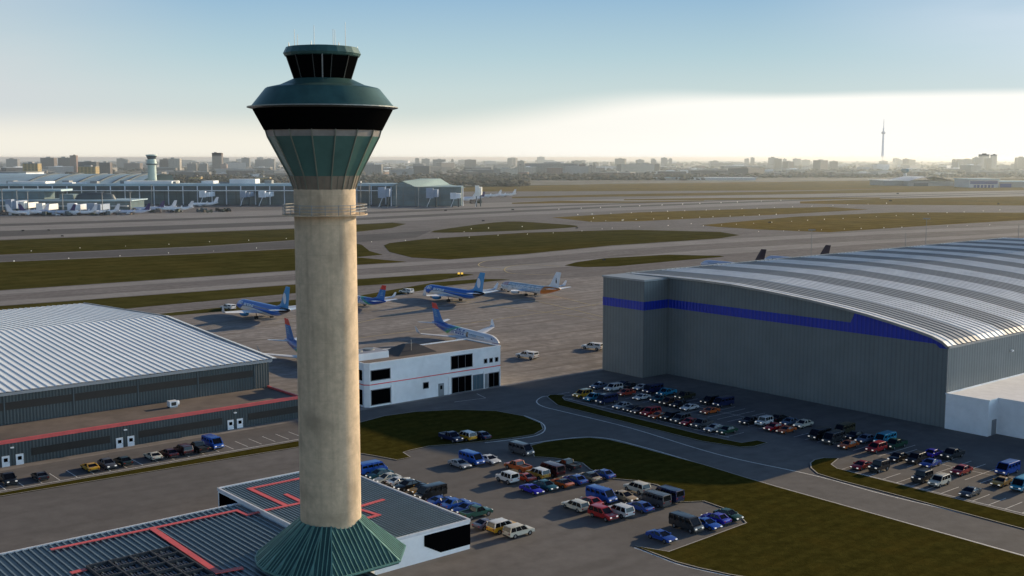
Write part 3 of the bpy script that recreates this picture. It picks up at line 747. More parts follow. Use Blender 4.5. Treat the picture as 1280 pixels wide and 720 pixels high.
wl.add([(0,90.6,0),(LEN,90.6,0),(LEN,90.6,24.4),(0,90.6,24.4)],[(3,2,1,0)])
wl.prism([(-8.9,76.2),(-8.9,90.6),(.5,90.6),(.5,76.2)],0,24.35)
obj('wall', wl, M_GREYWALL, hb)
def bandmat():
    m = M('banded_metal_roof', (.93,.90,.86), .40, .0, .10, .2, world=False, dirt=.3, dirt_rgb=(.62,.60,.58), spec=.25)
    x,y,z = obj_xyz(m)
    f = math_node(m,'FRACT', math_node(m,'DIVIDE', math_node(m,'ADD',x,7.5), 20.5))
    d = math_node(m,'MULTIPLY', math_node(m,'GREATER_THAN', f, .52), .92)
    multiply_color(m, d, (.34,.325,.305)); return m
ro = obj('roof', corrugated(-.5, LEN, prof, 1.95, .17), bandmat(), hb)
obj('bay_roof', MB().prism([(-9.2,75.9),(-9.2,90.8),(-.4,90.8),(-.4,75.9)], 24.4, 24.85), M_GREYTRIM, ro)
et = MB().box(-.5,LEN,-.35,0,16.55,16.95)
for (a,za),(b,zb) in zip(prof,prof[1:]): et.beam((-.6,a,za-.05),(-.6,b,zb-.05),.22,.5)
et.beam((-.5,90.75,24.75),(LEN,90.75,24.75),.3,.5)
obj('eave_trim', et, M_GREYM, ro)
st = MB()
zs0, zs1 = 17.15, 19.3
ys = [0.35]+[i*1.0 for i in range(1,76)]+[76.0]
for a, b in zip(ys, ys[1:]):                       # stripe on the gable; near the low end it fills up to the roof edge
    top = lambda y: (zr(y)-.35) if y<22.5 else zs1
    bot = lambda y: min(zs0, zr(y)-.4) if y>2 else 16.4
    st.add([(-.05,a,bot(a)),(-.05,b,bot(b)),(-.05,b,top(b if b<22.5 else max(b,22.6))),(-.05,a,top(a))],[(0,1,2,3)])
st.add([(-8.95,76.15,zs0),(-8.95,90.65,zs0),(-8.95,90.65,zs1),(-8.95,76.15,zs1)],[(0,1,2,3)])
st.add([(-8.95,76.15,zs0),(0,76.15,zs0),(0,76.15,zs1),(-8.95,76.15,zs1)],[(0,1,2,3)])
obj('blue_stripe', st, M_BLUE, hb)
obj('downpipe', MB().cyl((-.15,.1,0),(-.15,.1,16.6),.16,.16,8), M_GREYM, hb)
obj('wall_lamp', MB().box(26.0,26.6,-.5,-.02,13.1,13.4), M_DOOR, hb)
# white annexe
an = bld('annexe_building', 'plain white flat-roofed annexe with one grey door against the blue-striped hangar', 'annexe', 212.6, -115.0)
out = [(0,.985),(0,-8.1),(3.7,-8.1),(3.7,-60),(120,-60),(120,.985)]
obj('wall', MB().prism(out,0,7.25), M_WHITEWALL, an)
inn = [(.35,.6),(.35,-7.75),(4.05,-7.75),(4.05,-59.6),(119.6,-59.6),(119.6,.6)]
obj('roof', MB().prism(inn,7.2,7.28), simple('pale_membrane', (.86,.86,.88), world=False, rough=.8, var=.08, dirt=.4, dirt_rgb=(.70,.71,.74)), an)
pp = MB()
for a, b in zip(out, out[1:]+out[:1]): pp.beam((a[0],a[1],7.32),(b[0],b[1],7.32),.3,.3)
obj('parapet', pp, M_WHITEWALL, an)
d = obj('door', MB().box(1.5,3.3,-8.16,-8.05,0,3.2), simple('grey_door',(.26,.27,.28)), an)

# ---- ribbed-roof building round the tower foot
bb = bld('base_building', 'low dark ribbed-roof building with red roof stripes around the tower foot', 'building', 20.0, -121.8)
# local y = -(G+121.8); upper block L 74..94.6 -> x 54..74.6 , G -159..-122 -> y 0..37.2
M_DARKRIB = M('dark_ribbed_roof', (.075,.110,.125), .42, .35, .15, .3, world=False, dirt=.4, dirt_rgb=(.04,.055,.062))
M_RIDGE = M('roof_rib', (.22,.28,.31), .45, .3, .12, .5, world=False)
M_LTRIM = M('pale_trim', (.74,.75,.78), .5, .1, .1, .8, world=False)
ub = obj('upper_wall', MB().prism([(54.1,.1),(74.5,.1),(74.5,37.1),(54.1,37.1)],0,4.05), M_WHITEWALL, bb)
obj('upper_roof', MB().box(54.3,74.3,.3,36.9,4.0,4.18), M_DARKRIB, bb)
rb = MB(); k=54.7
while k < 74.1:
    rb.box(k,k+.17,.35,36.85,4.17,4.29); k+=.56
obj('roof_ribs', rb, M_RIDGE, bb)
tr = MB()
for a,b in (((54.1,.1),(74.5,.1)),((74.5,.1),(74.5,37.1)),((74.5,37.1),(54.1,37.1)),((54.1,37.1),(54.1,.1))): tr.beam((a[0],a[1],4.22),(b[0],b[1],4.22),.3,.4)
obj('parapet', tr, M_LTRIM, bb)
# corner glazing on the end that faces the car park
cg = MB().add([(66.6,.04,2.25),(69.4,.04,.75),(74.54,.04,.75),(74.54,.04,3.75),(66.6,.04,3.75)],[(0,1,2,3,4)]).box(74.52,74.56,.04,6,.75,3.75)
obj('corner_window', cg, M_BLACKWIN, bb)
obj('side_window', MB().box(54.0,54.12,30.6,36.6,.5,3.7), M_BLACKWIN, bb)
obj('lower_wall', MB().prism([(-40,-30),(53.8,-30),(53.8,29.6),(-40,29.6)],0,3.55), M_TEALWALL, bb)
obj('lower_roof', MB().box(-39.8,53.7,-29.8,29.4,3.5,3.66), M_DARKRIB, bb)
rb = MB(); k=-10.0
while k < 53.5:
    rb.box(k,k+.17,-10,29.35,3.65,3.80); k+=.86
obj('roof_ribs', rb, M_RIDGE, bb)
tr = MB().box(19.6,53.8,29.4,29.75,3.4,3.85).box(-40,19.6,28.9,29.25,3.4,3.80)
obj('eave_trim', tr, M_LTRIM, bb)
# red stripes (flat ducts) over both roofs, from the photo, laid on the roof planes
def roofpts(pts, z):
    r=[]
    for x,y in pts:
        L,G = to_lg(at(x,y,z)); r.append((L-20.0, -(G+121.8)))
    return r
rs = MB()
def stripe(pts, z, wd, zt):
    P = roofpts(pts, z)
    for a,b in zip(P,P[1:]): 
        d=Vector((b[0]-a[0],b[1]-a[1])).normalized()*wd*.45
        rs.beam((a[0]-d.x,a[1]-d.y,zt),(b[0]+d.x,b[1]+d.y,zt),wd,.10)
stripe([(66,687),(190,661),(296,638.5)],3.8,.62,3.87); stripe([(296,638.5),(309,644)],3.8,.62,3.872); stripe([(309,644),(326,640)],3.8,.62,3.874)
stripe([(190,661),(272,716)],3.8,.85,3.876); stripe([(272,716),(300,711)],3.8,.85,3.878)
stripe([(92,716),(104,713)],3.8,.8,3.87)
stripe([(332,638),(390,626),(440,617)],4.3,.62,4.33); stripe([(357,632),(312,611)],4.3,.75,4.332); stripe([(312,611),(378,597.5)],4.3,.62,4.334)
stripe([(358,618.5),(390,634)],4.3,.70,4.336); stripe([(452,632.5),(478,625)],4.3,.62,4.336)
stripe([(440,634),(473,644)],4.3,.62,4.33); stripe([(473,644),(456,648.5)],4.3,.62,4.332)
obj('roof_stripe', rs, M_REDTRIM, bb)
# louvred roof wells
M_WELL = M('well_grey', (.022,.022,.024), .7, .1, .15, 1, world=False)
c0,c1,c2 = roofpts([(101,716),(216,685),(262,712)],3.8)
ux,uy = Vector(c1)-Vector(c0), Vector(c2)-Vector(c1)
wv = MB(); fr = MB(); fins = MB()
cx0, cy0 = c1[0]-11.3, c1[1]
nx, ny = 4, 5; sxw, syw = 2.75, 2.55
for i in range(nx):
    for j in range(ny):
        x0 = cx0+i*sxw; y1 = cy0-j*syw
        wv.box(x0+.12,x0+sxw-.12,y1-syw+.12,y1-.12,3.66,3.70)
        for q in range(5): fins.box(x0+.5+q*.4,x0+.58+q*.4,y1-syw+.5,y1-1.0,3.70,3.95)
for i in range(nx+1): fr.box(cx0+i*sxw-.1,cx0+i*sxw+.1,cy0-ny*syw,cy0,3.7,4.15)
for j in range(ny+1): fr.box(cx0,cx0+nx*sxw,cy0-j*syw-.1,cy0-j*syw+.1,3.72,4.13)
lv = obj('roof_well', wv, M_WELL, bb); obj('well_frame', fr, simple('well_frame', (.055,.055,.06), world=False), lv); obj('louvre', fins, simple('louvre_grey', (.12,.14,.19), world=False), lv)
# ================================================================ aircraft and service vehicles
def fus_section(x, ry, zc, rz, n=24):
    return [(x, ry*math.cos(2*PI*i/n), zc+rz*math.sin(2*PI*i/n)) for i in range(n)]
FUS = [(19.6,.06,2.75,.06),(19.4,.42,2.78,.40),(18.9,.82,2.88,.78),(18.1,1.22,3.02,1.15),(17.0,1.58,3.18,1.50),(15.6,1.80,3.28,1.78),(14,1.88,3.32,1.90),(6,1.88,3.32,1.92),(-6,1.88,3.32,1.92),(-9,1.84,3.42,1.84),(-12,1.62,3.75,1.55),(-15,1.15,4.15,1.12),(-17.5,.66,4.5,.70),(-19.4,.24,4.75,.30)]
def fus_at(x):
    for a,b in zip(FUS,FUS[1:]):
        if b[0]<=x<=a[0]:
            t=(x-a[0])/(b[0]-a[0]); return [a[i]+(b[i]-a[i])*t for i in range(1,4)]
    return FUS[-1][1:]
def fuselage_mesh():
    rings=[]
    for a,b in zip(FUS,FUS[1:]):
        k=4 if a[0]-b[0]>2 else 1
        for j in range(k):
            t=j/k; rings.append(fus_section(*[a[i]+(b[i]-a[i])*t for i in range(4)]))
    rings.append(fus_section(*FUS[-1])); return MB().loft(rings).mesh('fuselage', True)
def airfoil(x0, x1, y, z, th):
    c=x0-x1
    return [(x0,y,z),(x0-.12*c,y,z+th*.55),(x0-.4*c,y,z+th*.6),(x1,y,z+.02),(x0-.4*c,y,z-th*.4),(x0-.12*c,y,z-th*.4)]
def wing_mesh(s): return MB().loft([airfoil(6.1,-2.8,s*.4,2.0,1.0),airfoil(4.1,-2.1,s*4.6,2.45,.75),airfoil(-2.8,-5.5,s*16.2,3.75,.30)]).mesh('wing', 40)
def winglet_mesh(s): return MB().loft([airfoil(-2.8,-5.5,s*16.2,3.75,.22),airfoil(-3.5,-5.7,s*16.75,4.15,.16),airfoil(-5.1,-6.1,s*17.25,6.35,.08)]).mesh('winglet', 40)
def stab_mesh(s): return MB().loft([airfoil(-14.6,-18.4,s*.3,4.6,.4),airfoil(-17.6,-19.4,s*7.0,5.3,.15)]).mesh('tailplane', 40)
def fin_mesh():
    r=[]
    for x0,x1,z,t in ((-8.2,-18.4,4.95,.10),(-12.3,-18.5,5.9,.34),(-13.2,-18.6,6.6,.34),(-15.2,-19.3,10,.24),(-16.9,-19.9,12.5,.14)):
        c=x0-x1; r.append([(x0,0,z),(x0-.3*c,t/2,z),(x1,.02,z),(x0-.3*c,-t/2,z)])
    return MB().loft(r).mesh('tail_fin')
def engine_mesh(s):
    y=s*4.85; pr=[(6.5,.86),(6.35,1.0),(5.7,1.08),(4.1,1.05),(2.9,.82),(2.1,.55)]
    mb=MB().loft([[(x,y+r*math.cos(2*PI*i/18),1.62+r*math.sin(2*PI*i/18)*.95) for i in range(18)] for x,r in pr])
    mb.box(1.7,4.9,y-.12,y+.12,2.4,2.75); return mb.mesh('engine', 40)
def fan_mesh(s):
    y=s*4.85; return MB().cyl((6.4,y,1.62),(6.53,y,1.62),.80,.78,18).mesh('engine_fan')
def gear_mesh(x, y):
    mb=MB().cyl((x,y,2.0),(x,y,.5),.13,.11,8); r=.55 if y else .36
    for d in (-.36,.36): mb.cyl((x,y+d-.15,r),(x,y+d+.15,r),r,r,14)
    return mb.mesh('landing_gear')
def cockpit_mesh():
    mb=MB()
    for s in (-1,1):
        for (xa,xb,ta,tb) in ((18.55,17.55,.10,.62),(17.5,16.95,.55,.95)):
            q=[]
            for x,lo in ((xa,0),(xb,0),(xb,1),(xa,1)):
                a=None
            P=[]
            for x,ang in ((xa,math.radians(80) if xa>18 else math.radians(38)),(xa,math.radians(30)),(xb,math.radians(28)),(xb,math.radians(62) if xa>18 else math.radians(48))):
                ry,zc,rz=fus_at(x); P.append((x+.02,s*(ry*math.cos(ang)+.015),zc+rz*math.sin(ang)+.015))
            mb.add(P,[(0,1,2,3)])
    return mb.mesh('cockpit_window')
def cabin_mesh():
    mb=MB()
    for s in (-1,1):
        x=13.6
        while x>-12:
            P=[]
            for xx,zz in ((x,3.75),(x-.28,3.75),(x-.28,4.12),(x,4.12)):
                ry,zc,rz=fus_at(xx); c=math.sqrt(max(0,1-((zz-zc)/rz)**2)); P.append((xx,s*(ry*c+.012),zz))
            mb.add(P,[(0,1,2,3)]); x-=.52
    return mb.mesh('cabin_windows')
def skin_quads(rects, both=True):
    """small flat marks laid on the fuselage skin"""
    mb=MB()
    for s in ((-1,1) if both else (1,)):
        for x0,x1,z0,z1 in rects:
            kz=max(1,int((z1-z0)/.3)); kx=max(1,int((x1-x0)/1.0))
            for i in range(kz):
              for j in range(kx):
                P=[]; za,zb=z0+(z1-z0)*i/kz,z0+(z1-z0)*(i+1)/kz; xa,xb=x0+(x1-x0)*j/kx,x0+(x1-x0)*(j+1)/kx
                for xx,zz in ((xa,za),(xb,za),(xb,zb),(xa,zb)):
                    ry,zc,rz=fus_at(xx); c=math.sqrt(max(0,1-((zz-zc)/rz)**2)); P.append((xx,s*(ry*c+.035),zz+(.02 if c<.7 else 0)))
                mb.add(P,[(0,1,2,3)])
    return mb
PM={}
def shared(k, f):
    if k not in PM: PM[k]=f()
    return PM[k]
def paint(name, rgb, rough=.28, **k):
    return M(name, rgb, rough, 0, k.get('var',.04), .3, world=False)
def livery_blue():
    m=paint('blue_livery',(.016,.145,.56)); x,y,z=obj_xyz(m)
    # white belly under a wave that sinks toward the tail, dark edge along it
    zc = math_node(m,'ADD', math_node(m,'MULTIPLY', math_node(m,'SINE', math_node(m,'MULTIPLY_ADD', x, .17, .2)), .45), 2.95)
    zc = math_node(m,'SUBTRACT', zc, math_node(m,'MULTIPLY', math_node(m,'MAXIMUM', math_node(m,'SUBTRACT', -6.0, x), 0.0), .12))
    zc = math_node(m,'SUBTRACT', zc, math_node(m,'MULTIPLY', math_node(m,'MAXIMUM', math_node(m,'SUBTRACT', x, 12.0), 0.0), .45))
    d = math_node(m,'SUBTRACT', zc, z)
    multiply_color(m, math_node(m,'GREATER_THAN', d, -.22), (.006,.02,.075))
    multiply_color(m, math_node(m,'GREATER_THAN', d, 0.0), (.82,.81,.79))
    multiply_color(m, math_node(m,'MULTIPLY', math_node(m,'LESS_THAN', x, -14.0), math_node(m,'LESS_THAN', z, 5.4)), (.012,.012,.016))
    multiply_color(m, math_node(m,'MULTIPLY', math_node(m,'LESS_THAN', math_node(m,'ABSOLUTE', math_node(m,'SUBTRACT', z, math_node(m,'MULTIPLY_ADD', x, .04, 4.1))), .09), math_node(m,'LESS_THAN', x, 4.0)), (.30,.45,.62))
    return m
def livery_tail():
    m=paint('green_blue_livery',(.82,.82,.85)); x,y,z=obj_xyz(m)
    f = math_node(m,'ADD', math_node(m,'MULTIPLY', z, 1.9), math_node(m,'MULTIPLY', x, -1.0))   # large toward upper tail
    def over(a,b,c):
        n,l,_=nodes(m); r=n.new('ShaderNodeMapRange'); r.inputs['From Min'].default_value=a; r.inputs['From Max'].default_value=b; l.new(f,r.inputs['Value']); multiply_color(m,r.outputs[0],c)
    over(11.4,12.2,(.08,.50,.20)); over(13.2,14.4,(.02,.24,.50)); over(15.0,16.6,(.012,.08,.42))
    multiply_color(m, math_node(m,'MULTIPLY', math_node(m,'GREATER_THAN', x, 17.4), math_node(m,'LESS_THAN', z, 2.75)), (.02,.05,.30))
    return m
def livery_orange():
    m=paint('orange_tail_livery',(.80,.81,.83)); x,y,z=obj_xyz(m); n,l,_=nodes(m)
    v=n.new('ShaderNodeTexVoronoi'); v.inputs['Scale'].default_value=.75; tcn=n.new('ShaderNodeTexCoord'); l.new(tcn.outputs['Object'],v.inputs['Vector'])
    f=math_node(m,'MULTIPLY', math_node(m,'LESS_THAN', v.outputs['Distance'], .52), math_node(m,'MULTIPLY', math_node(m,'GREATER_THAN', z, 2.6), .42))
    multiply_color(m, f, (.16,.36,.50))
    multiply_color(m, math_node(m,'MULTIPLY', math_node(m,'GREATER_THAN', z, 4.75), .55), (.20,.36,.48))
    multiply_color(m, math_node(m,'MULTIPLY', math_node(m,'GREATER_THAN', x, 12.8), math_node(m,'MULTIPLY', math_node(m,'GREATER_THAN', z, 3.6), .6)), (.50,.16,.16))
    multiply_color(m, math_node(m,'LESS_THAN', x, math_node(m,'MULTIPLY_ADD', z, -.7, -6.6)), (.75,.24,.05)); return m
def fin_two(name, base, tip, ztip):
    m=paint(name, base); x,y,z=obj_xyz(m); multiply_color(m, math_node(m,'GREATER_THAN', z, ztip), tip); return m
M_PWHITE=paint('aircraft_white',(.84,.84,.86)); M_PGREY=paint('wing_grey',(.72,.73,.76),.4); M_TYRE=M('black_rubber',(.012,.012,.012),.8,0,.1,2,world=False); M_GEAR=M('gear_dark',(.03,.03,.03),.6,0,.1,2,world=False)
M_ENGB=paint('engine_blue',(.07,.32,.62)); M_MARKW=paint('mark_white',(.78,.84,.90)); M_MARKB=paint('mark_blue',(.03,.09,.34)); M_MARKC=paint('mark_pale_blue',(.20,.42,.62)); M_MARKD=paint('mark_dark',(.02,.02,.03)); M_MARKO=paint('mark_brown',(.30,.18,.10))
LIV={'blue':dict(f=livery_blue(), fin=paint('sky_blue_fin',(.06,.32,.62)), eng=M_ENGB),
     'tail':dict(f=livery_tail(), fin=fin_two('blue_red_fin',(.016,.19,.52),(.72,.04,.03),10.3), eng=M_PWHITE),
     'orange':dict(f=livery_orange(), fin=paint('white_fin',(.84,.84,.85)), eng=M_PWHITE),
     'purple':dict(f=paint('pale_fuselage',(.60,.64,.76)), fin=paint('purple_fin',(.035,.018,.11)), eng=M_PGREY),
     'dark':dict(f=paint('lilac_fuselage',(.66,.68,.80)), fin=paint('dark_purple_fin',(.030,.016,.035)), eng=M_PGREY),
     'white':dict(f=M_PWHITE, fin=paint('pale_fin',(.72,.70,.72)), eng=M_PGREY)}
def letter_rects(x0, x1, z0, z1, n, rnd):
    """rows of blocky letter strokes too small to read"""
    out=[]; w=(x1-x0)/n
    for i in range(n):
        a=x0+i*w; b=a+w*.72; t=w*.2
        out.append((a,a+t,z0,z1))
        if rnd.random()<.7: out.append((a+t,b,z1-(z1-z0)*.24,z1))
        if rnd.random()<.6: out.append((a+t,b,z0,z0+(z1-z0)*.24))
        if rnd.random()<.55: out.append((b-t,b,z0,z1))
        if rnd.random()<.4: out.append((a+t,b,(z0+z1)/2-.1,(z0+z1)/2+.1))
    return out
def disc_on_fin(x, z, rx, rz, n=16):
    mb=MB()
    for s in (-1,1): mb.add([(x+rx*math.cos(2*PI*i/n), s*.19, z+rz*math.sin(2*PI*i/n)) for i in range(n)],[tuple(range(n))])
    return mb
def airliner(label, liv, tail, heading, scale=1.0, slim=1.0, parts=True, group=None):
    """tail: world point under the tail cone; heading in degrees from +X"""
    a=math.radians(heading); c=(tail[0]+19.2*scale*math.cos(a), tail[1]+19.2*scale*math.sin(a))
    t=thing('airliner', label, 'airliner', (c[0],c[1],.06), a, group); t.scale=(scale,scale*slim,scale*slim)
    L=LIV[liv]
    f=obj('fuselage', shared('fus',fuselage_mesh), L['f'], t)
    obj('tail_fin', shared('fin',fin_mesh), L['fin'], t)
    for s in (-1,1):
        w_=obj('wing', shared('wing%d'%s,lambda: wing_mesh(s)), M_PGREY, t)
        obj('winglet', shared('wl%d'%s,lambda: winglet_mesh(s)), M_PWHITE, w_)
        obj('tailplane', shared('st%d'%s,lambda: stab_mesh(s)), M_PWHITE, t)
        e=obj('engine', shared('en%d'%s,lambda: engine_mesh(s)), L['eng'], t)
        if parts: obj('engine_fan', shared('ef%d'%s,lambda: fan_mesh(s)), M_MARKD, e)
        obj('landing_gear', shared('gr%d'%s,lambda: gear_mesh(-.6,s*2.9)), M_GEAR, t)
    obj('landing_gear', shared('gr0',lambda: gear_mesh(14.6,0)), M_GEAR, t)
    obj('cockpit_window', shared('cw',cockpit_mesh), M_BLACKWIN, f)
    if parts:
        obj('cabin_windows', shared('cab',cabin_mesh), M_MARKD, f)
        r=random.Random(5)
        if liv=='blue':
            obj('lettering', skin_quads([(x-.05,y+.05,z0,z1) for x,y,z0,z1 in letter_rects(12.6,15.4,3.7,4.7,4,r)+letter_rects(4.0,11.2,3.55,4.45,8,r)]), M_MARKW, f)
            obj('emblem', disc_on_fin(-16.2,8.4,1.1,1.9), M_PWHITE, t); 
        if liv=='tail':
            obj('lettering', skin_quads(letter_rects(-6.4,2.6,3.0,4.9,7,r)), M_MARKB, f)
            obj('small_lettering', skin_quads(letter_rects(5.4,9.6,3.3,4.1,6,r)), M_MARKC, f)
            obj('badge', skin_quads([(3.6,4.7,2.7,4.5)]), M_MARKO, f)
            sw=MB()
            for q in range(3): sw.strip([],.1,0) if False else None
            for s in (-1,1):
                for q in range(4):
                    z=7.2+q*.75; sw.add([(-15.6-q*.28,s*.2,z),(-17.6-q*.2,s*.2,z+.1),(-17.5-q*.2,s*.2,z+.5),(-15.9-q*.3,s*.2,z+.42)],[(0,1,2,3)])
            obj('swirl', sw, M_MARKC, t)
        if liv=='orange':
            em=disc_on_fin(-17.0,8.1,.36,.95)
            for s in (-1,1): em.add([(-16.8,s*.2,8.8),(-17.1,s*.2,8.8),(-17.25,s*.2,9.7),(-17.0,s*.2,9.7)],[(0,1,2,3)])
            obj('emblem', em, M_MARKD, t)
            obj('lettering', skin_quads(letter_rects(-2,9,3.2,4.4,9,r)), M_PWHITE, f)
    return t
def P2(px,py,z=4.5): return at(px,py,z)
airliner('blue airliner with white oval on its fin, parked past the white-roofed hangar corner', 'blue', P2(362,389), 129, 1.0)
airliner('blue airliner with white oval on its fin, parked between two white pickups', 'blue', P2(605,368), 129, 1.0)
airliner('white and blue airliner with red fin tip, tail showing just past the tower shaft', 'tail', P2(482,377,3.5), 129, .95, .78)
airliner('white airliner with blue patterned sides, orange rear end and white fin', 'orange', P2(700,362,4.0), 129, .95, .90)
airliner('red-tipped blue and green tailed airliner nosing up behind the white office roof', 'tail', P2(541,403,3.5), -57, 1.0, .78)
airliner('red-tipped blue tail of an airliner standing between the white-roofed hangar and the tower', 'tail', P2(357,425,3.5), -57, 1.0, .78)
airliner('airliner with dark purple fin, first fin over the curved banded hangar roof', 'dark', (118,524), 130, 1.0)
airliner('airliner with dark purple fin, farther fin over the curved banded hangar roof', 'dark', (155,549), 130, 1.0)
# ================================================================ cars
# profile: lower body side outline (x forward), belt height, glasshouse base x0..x1, roof x0..x1, roof height, half width
KIND={
 'sedan': dict(p=[(-2.30,.42),(-2.34,.72),(-2.22,.93),(-1.45,.98),(.85,.95),(2.05,.80),(2.28,.62),(2.30,.40)], belt=.93, g=(-1.72,1.05), r=(-1.05,.22), h=1.44, w=.90, whl=(-1.38,1.38,.32), cls='car'),
 'coupe': dict(p=[(-2.20,.40),(-2.25,.70),(-2.12,.90),(-1.3,.92),(.7,.86),(2.0,.70),(2.25,.52),(2.26,.36)], belt=.87, g=(-1.75,.95), r=(-.85,.05), h=1.27, w=.93, whl=(-1.35,1.35,.33), cls='car'),
 'suv':   dict(p=[(-2.30,.45),(-2.36,.80),(-2.30,1.08),(-1.0,1.10),(.95,1.08),(2.10,.98),(2.30,.75),(2.32,.45)], belt=1.06, g=(-2.27,1.12), r=(-2.05,.42), h=1.78, w=.95, whl=(-1.38,1.42,.38), cls='suv'),
 'wagon': dict(p=[(-2.40,.40),(-2.45,.75),(-2.38,.98),(-1.0,1.0),(.9,.97),(2.15,.84),(2.35,.65),(2.36,.40)], belt=.96, g=(-2.34,1.08), r=(-2.05,.30), h=1.60, w=.92, whl=(-1.42,1.42,.34), cls='car'),
 'jeep':  dict(p=[(-2.00,.52),(-2.05,.90),(-2.02,1.15),(-1.0,1.16),(.62,1.15),(1.75,1.10),(1.95,.95),(1.97,.52)], belt=1.13, g=(-2.0,.72), r=(-1.95,.45), h=1.88, w=.93, whl=(-1.25,1.25,.42), cls='off-roader'),
 'van':   dict(p=[(-2.55,.42),(-2.60,.85),(-2.58,1.18),(-1.0,1.20),(1.55,1.18),(2.28,1.05),(2.50,.75),(2.52,.42)], belt=1.16, g=(-2.56,2.02), r=(-2.48,1.30), h=2.08, w=.98, whl=(-1.55,1.60,.37), cls='van'),
 'pickup':dict(p=[(-2.60,.50),(-2.64,.85),(-2.62,1.10),(-1.0,1.10),(1.0,1.06),(2.35,.98),(2.58,.78),(2.60,.48)], belt=1.05, g=(-.72,1.28), r=(-.45,.55), h=1.76, w=.96, whl=(-1.62,1.68,.40), cls='pickup'),
}
def car_meshes(k):
    d=KIND[k]; P=d['p']; W=d['w']; m={}
    cx=sum(q[0] for q in P)/len(P)
    def ring(y, sx, dz): return [(cx+(x-cx)*sx, y, z-(dz if z>.6 else 0)) for x,z in P]
    # wheel arches cut as a wavy lower edge
    def low(y,sx,dz):
        r=ring(y,sx,dz); wr,wf,rad=d['whl']; z0=P[-1][1]-.02; arch=[]
        for wx in (wf,wr):
            for a in (0,45,90,135,180):
                t=math.radians(a); arch.append((wx+(rad+.07)*math.cos(t), y, max(z0, rad+(rad+.05)*math.sin(t)*.9)))
        return r+arch
    rings=[low(-W*.94,.985,.05),low(-W,1,.015) if False else low(-W,1,.03),low(-W*.86,1,0),low(W*.86,1,0),low(W,1,.03),low(W*.94,.985,.05)]
    b=MB().loft(rings[1:5])
    if k=='pickup':                          # bed: raised sides over a sunk floor
        b.box(-2.55,-.85,-W+.14,W-.14,1.085,1.102,1)
        for s in (-1,1): b.box(-2.6,-.8,s*(W-.08)-.07,s*(W-.08)+.07,1.08,1.22)
        b.box(-2.62,-2.5,-W+.1,W-.1,1.08,1.2)
    m['body']=b.mesh('body',35)
    g0,g1=d['g']; r0,r1=d['r']; hb=d['belt']; h=d['h']; wb,wr_=W*.93,W*.74 if k in('sedan','coupe') else W*.84
    if k=='van': wr_=W*.90
    lo=[(g0,-wb,hb),(g1,-wb,hb),(g1,wb,hb),(g0,wb,hb)]; hi=[(r0,-wr_,h-.05),(r1,-wr_,h-.05),(r1,wr_,h-.05),(r0,wr_,h-.05)]
    m['windows']=MB().loft([lo,hi]).mesh('windows')
    rf=MB(); ins=.10
    rf.loft([[(r0-.03,-wr_-.02,h-.09),(r1+.05,-wr_-.02,h-.09),(r1+.05,wr_+.02,h-.09),(r0-.03,wr_+.02,h-.09)],[(r0+.04,-wr_+.05,h-.01),(r1-.08,-wr_+.05,h-.01),(r1-.08,wr_-.05,h-.01),(r0+.04,wr_-.05,h-.01)],
             [(r0+.3,-wr_+.25,h+.03),(r1-.3,-wr_+.25,h+.03),(r1-.3,wr_-.25,h+.03),(r0+.3,wr_-.25,h+.03)]])
    for s in (-1,1):
        rf.beam((g1,s*wb,hb),(r1,s*wr_,h-.05),.09,.09); rf.beam((g0,s*wb,hb),(r0,s*wr_,h-.05),.13 if k!='van' else .2,.13)
        n_p={'sedan':1,'coupe':1,'suv':2,'wagon':2,'jeep':2,'van':3,'pickup':1}[k]
        for i in range(n_p):
            t=(i+1)/(n_p+1); xb=g0+(g1-g0)*(t if k!='coupe' else .42); xr=r0+(r1-r0)*(t if k!='coupe' else .12)
            rf.beam((xb,s*(wb+.005),hb),(xr,s*(wr_+.005),h-.05),.11 if k!='van' else .42,.05)
    if k=='van':                              # panelled rear half
        for s in (-1,1): rf.add([(g0+.05,s*(wb+.012),hb),(-.9,s*(wb+.012),hb),(-.9,s*(wr_+.02),h-.05),(r0+.05,s*(wr_+.02),h-.05)],[(0,1,2,3)]) if False else None
    if k=='van':
        for s in (-1,1): rf.beam((r0+.02,s*(wr_+.005),h-.18),(r1+.12,s*(wr_+.012),h-.18),.05,.26); rf.beam((g0+.1,s*(wb+.006),hb+.08),(g1-.1,s*(wb+.006),hb+.08),.05,.2)
    m['roof']=rf.mesh('roof',35)
    wh=MB(); rad=d['whl'][2]
    for s in (0,): pass
    wh.lathe([(rad*.55,-.11),(rad*.93,-.11),(rad,-.07),(rad,.07),(rad*.93,.11),(rad*.55,.11)],16,cap=False)
    wh.lathe([(.03,.085),(rad*.58,.075),(rad*.60,.115)],16,mi=1,cap=False); wh.lathe([(.03,-.085),(rad*.58,-.075),(rad*.60,-.115)],16,mi=1,cap=False)
    wh.v=[(x,z,y) for x,y,z in wh.v]
    m['wheel']=wh.mesh('wheel',40)
    xf=max(q[0] for q in P); xr=min(q[0] for q in P); zf=[q[1] for q in P][-2]; 
    m['headlight']=MB().box(xf-.14,xf+.02,-.17,.17,zf-.06,zf+.10).mesh('headlight')
    m['tail_light']=MB().box(xr-.03,xr+.10,-.14,.14,hb-.26,hb-.10).mesh('tail_light')
    m['bumper']=MB().box(xf-.22,xf+.05,-W*.82,W*.82,.34,.50).box(xf-.1,xf+.035,-W*.42,W*.42,zf-.12,zf+.03).mesh('bumper')
    m['rear_bumper']=MB().box(xr-.05,xr+.2,-W*.82,W*.82,.36,.52).mesh('bumper')
    if k in('sedan','coupe','suv','jeep','pickup','wagon','van'):
        q=MB()
        for s in (-1,1): q.box(g1-.32,g1-.12,s*(W+.09)-.08,s*(W+.09)+.08,hb+.02,hb+.17)
        m['mirror']=q.mesh('mirror')
    return m
CM={}
